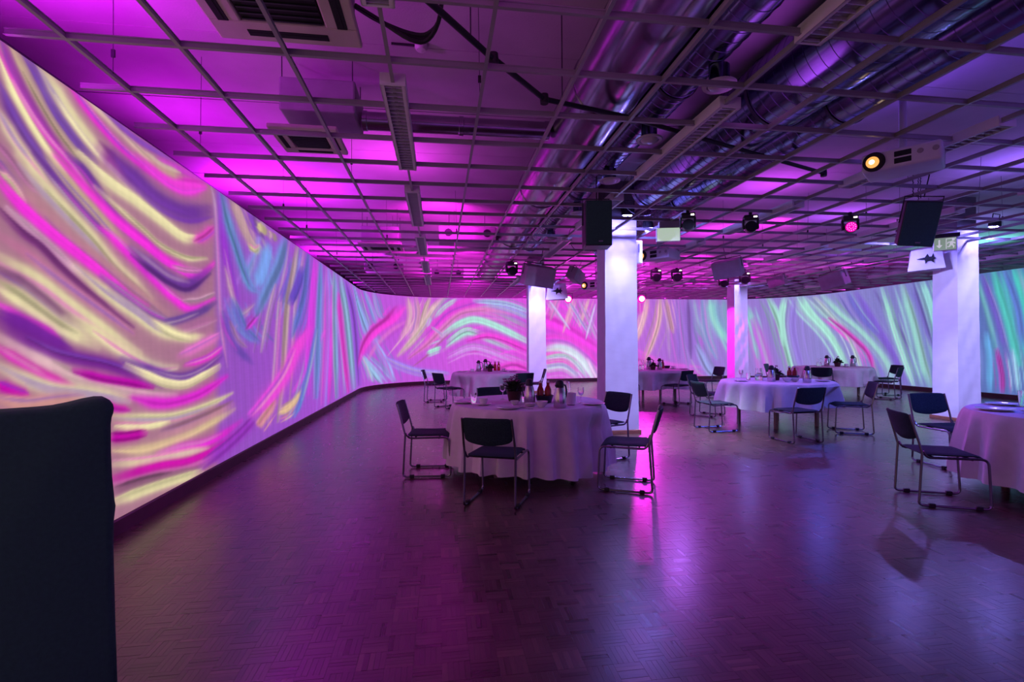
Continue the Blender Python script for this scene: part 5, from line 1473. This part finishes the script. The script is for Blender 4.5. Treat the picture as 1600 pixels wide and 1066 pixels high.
for k, (dx, L) in enumerate(((-0.018, 0.19), (0.018, 0.20))):
    cutl.part(('fork', 'knife')[k], MB().rbox((dx, 0, 0.003), (0.012, L, 0.003), 0.001), 'steel', False)
    cutl.part('blade', MB().rbox((dx, L * 0.32, 0.004), (0.02, L * 0.35, 0.003), 0.001), 'steel', False, sub=len(cutl.parts) - 1)
ITEMS = [
 # nearest table
 (thermos, 'thermos_jug', 'steel thermos jug left of the red bottles on the nearest table', 'thermos', 0.99, 5.50, 130, 1.0),
 (thermos, 'thermos_jug', 'steel thermos jug right of the red bottles on the nearest table', 'thermos', 1.235, 5.08, 35, 1.05),
 (tub, 'bottle_tub', 'dark tub holding the red juice bottles on the nearest table', 'tub', 1.17, 5.55, 0, 1.0),
 (bottle, 'juice_bottle', 'red juice bottle at the left in the dark tub on the nearest table', 'bottle', 1.125, 5.55, 10, 1.0),
 (bottle, 'juice_bottle', 'red juice bottle at the right in the dark tub on the nearest table', 'bottle', 1.215, 5.56, 40, 1.0),
 (bowl, 'bowl', 'white bowl in front of the dark tub on the nearest table', 'bowl', 1.06, 5.17, 0, 1.0),
 (pstack, 'plate_stack', 'stack of small white plates by the left thermos on the nearest table', 'plates', 0.955, 5.27, 0, 0.75),
 (bowl, 'sugar_bowl', 'small white pot before the flowers on the nearest table', 'bowl', 0.81, 5.42, 0, 0.72),
 (plantA, 'potted_flowers', 'dark pot of purple flowers on the nearest table', 'potted plant', 0.86, 5.78, 0, 1.4),
 (wine, 'wine_glass', 'stemmed glass left of the flowers on the nearest table', 'glass', 0.75, 5.98, 0, 1.05),
 (glass, 'tumbler', 'small glass between the flowers and the thermos on the nearest table', 'glass', 0.945, 5.62, 0, 0.8),
 (plate, 'plate', 'white plate at the front of the nearest table', 'plate', 0.70, 5.10, 0, 1.0),
 (cutl, 'cutlery', 'fork and knife beside the front plate on the nearest table', 'cutlery', 0.88, 5.10, 25, 1.0),
 (cupst, 'cup_stack', 'stack of white cups right of the right thermos on the nearest table', 'cups', 1.41, 5.28, 0, 1.15),
 (wine, 'wine_glass', 'stemmed glass at the right side of the nearest table', 'glass', 1.56, 5.42, 0, 1.0),
 (plate, 'plate', 'white plate at the right side of the nearest table', 'plate', 1.66, 5.26, 0, 1.0),
 (pitcher, 'glass_pitcher', 'clear glass pitcher behind the cups on the nearest table', 'pitcher', 1.42, 5.72, 20, 1.05),
 (glass, 'tumbler', 'glass beside the white cup at the left of the nearest table', 'glass', 0.37, 5.56, 0, 1.0),
 (cup, 'coffee_cup', 'white cup and saucer at the left of the nearest table', 'cup', 0.47, 5.46, 60, 1.15),
 (plate, 'plate', 'white plate at the left edge of the nearest table', 'plate', 0.27, 5.70, 0, 1.0),
 # middle right table
 (pitcher, 'glass_pitcher', 'clear glass pitcher on the middle right table', 'pitcher', 5.56, 8.08, 30, 1.0),
 (thermos, 'thermos_jug', 'steel thermos jug beside the pitcher on the middle right table', 'thermos', 5.60, 7.80, 10, 1.0),
 (thermos, 'thermos_jug', 'steel thermos jug right of the bowls on the middle right table', 'thermos', 6.00, 7.46, 10, 1.0),
 (plantB, 'potted_plant', 'dark potted plant on the middle right table', 'potted plant', 5.86, 8.05, 0, 1.2),
 (tub, 'bottle_tub', 'dark tub of bottles on the middle right table', 'tub', 6.12, 7.95, 0, 1.0),
 (bottle, 'juice_bottle', 'left bottle in the tub on the middle right table', 'bottle', 6.06, 7.96, 0, 1.0),
 (bottle, 'juice_bottle', 'middle bottle in the tub on the middle right table', 'bottle', 6.13, 7.92, 20, 1.0),
 (bottle, 'juice_bottle', 'right bottle in the tub on the middle right table', 'bottle', 6.18, 7.98, 40, 1.0),
 (bowl, 'bowl', 'white bowl left on the front of the middle right table', 'bowl', 5.78, 7.65, 0, 1.15),
 (bowl, 'bowl', 'white bowl right on the front of the middle right table', 'bowl', 5.93, 7.66, 0, 1.05),
 (wine, 'wine_glass', 'stemmed glass at the left of the middle right table', 'glass', 5.33, 8.25, 0, 1.0),
 (glass, 'tumbler', 'glass at the left of the middle right table', 'glass', 5.44, 8.2, 0, 1.0),
 (plate, 'plate', 'plate at the left rim of the middle right table', 'plate', 5.14, 7.96, 0, 1.0),
 (plate, 'plate', 'plate at the right rim of the middle right table', 'plate', 6.42, 7.62, 0, 1.0),
 # right edge table
 (plate, 'plate', 'plate with a bright rim at the left of the right edge table', 'plate', 5.24, 4.05, 0, 1.2),
 (plate, 'plate', 'plate at the back of the right edge table', 'plate', 5.75, 4.38, 0, 1.1),
 (cutl, 'cutlery', 'fork and knife on the right edge table', 'cutlery', 5.44, 3.92, -30, 1.0),
 (glass, 'tumbler', 'tall glass at the back of the right edge table', 'glass', 5.80, 4.22, 0, 1.3),
 (glass, 'tumbler', 'short glass at the frame edge on the right edge table', 'glass', 5.72, 4.06, 0, 0.9),
 (tub, 'bottle_tub', 'dark bowl at the frame edge on the right edge table', 'bowl', 5.36, 3.78, 0, 0.8),
 # far left table
 (thermos, 'thermos_jug', 'thermos jug at the left on the far left table', 'thermos', 0.95, 12.35, 0, 1.0),
 (thermos, 'thermos_jug', 'thermos jug at the middle of the far left table', 'thermos', 1.13, 12.45, 0, 1.1),
 (plantB, 'potted_plant', 'dark potted plant on the far left table', 'potted plant', 1.22, 12.2, 0, 1.1),
 (bottle, 'juice_bottle', 'left bottle on the far left table', 'bottle', 1.36, 12.35, 0, 1.0),
 (bottle, 'juice_bottle', 'right bottle on the far left table', 'bottle', 1.45, 12.35, 0, 1.0),
 (plate, 'plate', 'plate at the left of the far left table', 'plate', 0.55, 12.3, 0, 1.0),
 (cup, 'coffee_cup', 'cup at the left of the far left table', 'cup', 0.78, 12.2, 0, 1.1),
 (cup, 'coffee_cup', 'cup at the right of the far left table', 'cup', 1.56, 12.25, 0, 1.1),
 (plate, 'plate', 'plate at the right of the far left table', 'plate', 1.75, 12.0, 0, 1.0),
 # far middle table
 (pitcher, 'glass_pitcher', 'glass pitcher on the far table right of the main column', 'pitcher', 5.12, 12.2, 0, 1.1),
 (thermos, 'thermos_jug', 'left thermos jug on the far table right of the main column', 'thermos', 5.34, 12.24, 0, 1.15),
 (plantB, 'potted_plant', 'dark potted plant on the far table right of the main column', 'potted plant', 5.30, 11.90, 0, 1.1),
 (thermos, 'thermos_jug', 'right thermos jug on the far table right of the main column', 'thermos', 5.50, 11.96, 0, 1.05),
 (bottle, 'juice_bottle', 'red bottle on the far table right of the main column', 'bottle', 5.72, 12.25, 0, 1.0),
 (tub, 'bottle_tub', 'dark tub on the far table right of the main column', 'tub', 5.98, 12.55, 0, 0.8),
 (cup, 'coffee_cup', 'cup on the far table right of the main column', 'cup', 6.02, 12.3, 0, 1.1),
 (plate, 'plate', 'plate on the far table right of the main column', 'plate', 6.16, 11.98, 0, 1.0),
 # far right table
 (pitcher, 'glass_pitcher', 'glass pitcher on the far right table', 'pitcher', 10.42, 12.5, 0, 1.0),
 (thermos, 'thermos_jug', 'left thermos jug on the far right table', 'thermos', 10.58, 12.4, 0, 1.1),
 (plantB, 'potted_plant', 'dark potted plant on the far right table', 'potted plant', 10.66, 12.12, 0, 1.3),
 (cup, 'coffee_cup', 'cup on the far right table', 'cup', 10.86, 12.05, 0, 1.2),
 (thermos, 'thermos_jug', 'right thermos jug on the far right table', 'thermos', 11.15, 12.15, 0, 1.1),
]
for p, nm, lab, cat, x, y, a, s_ in ITEMS:
    p.place(nm, lab, cat, (x, y, TZ if p not in (bottle,) else TZ + 0.014), R(a), cat + ' set out on the tables', scale=s_)

# ------------------------------------------------------------------ the dark high-backed armchair in the left foreground
t = thing('high_backed_chair', 'black cloth high-backed chair seen from behind in the left foreground', 'chair', (-1.585, 2.103, 0.0006), (0, 0, R(36.5)))
half = [(0.0, 1.192), (0.10, 1.192), (0.16, 1.194), (0.22, 1.202), (0.28, 1.213), (0.33, 1.219), (0.365, 1.217), (0.385, 1.207), (0.398, 1.190), (0.402, 1.172), (0.399, 1.155), (0.392, 1.138), (0.388, 1.11), (0.388, 1.0), (0.392, 0.9), (0.402, 0.80), (0.406, 0.78), (0.398, 0.72), (0.396, 0.6), (0.402, 0.3), (0.41, 0.012)]
half = [(x * 0.745, z) for x, z in half]
outl = half + [(-x, z) for x, z in half[::-1] if x > 0]
def cushion(outline, y0, y1, bev):
    bm = bmesh.new()
    vs_ = [bm.verts.new((x, y0, z)) for x, z in outline]
    f = bm.faces.new(vs_)
    ext = bmesh.ops.extrude_face_region(bm, geom=[f])
    for v in [g for g in ext['geom'] if isinstance(g, bmesh.types.BMVert)]:
        v.co.y = y1
    bmesh.ops.recalc_face_normals(bm, faces=bm.faces)
    eds = [e for e in bm.edges if abs(e.verts[0].co.y - e.verts[1].co.y) < 1e-5]
    bmesh.ops.bevel(bm, geom=eds, offset=bev, segments=3, affect='EDGES', profile=0.5)
    me = bpy.data.meshes.new('cushion')
    bm.to_mesh(me)
    bm.free()
    me.materials.append(M['black_fabric'])
    for p in me.polygons:
        p.use_smooth = True
    return me
obj('backrest', cushion(outl, -0.10, 0.07, 0.03), t)
obj('seat', MB().rbox((0, 0.28, 0.44), (0.46, 0.44, 0.10), 0.04, 3).mesh('seat', 'black_fabric', True), t)
obj('seat_skirt', MB().rbox((0, 0.28, 0.25), (0.47, 0.45, 0.30), 0.02).mesh('seat_skirt', 'black_fabric', True), t)
for s_ in (-1, 1):
    for yy in (-0.02, 0.46):
        obj('leg', MB().rbox((s_ * 0.2, yy, 0.06), (0.035, 0.035, 0.12), 0.004).mesh('leg', 'black_plastic'), t)
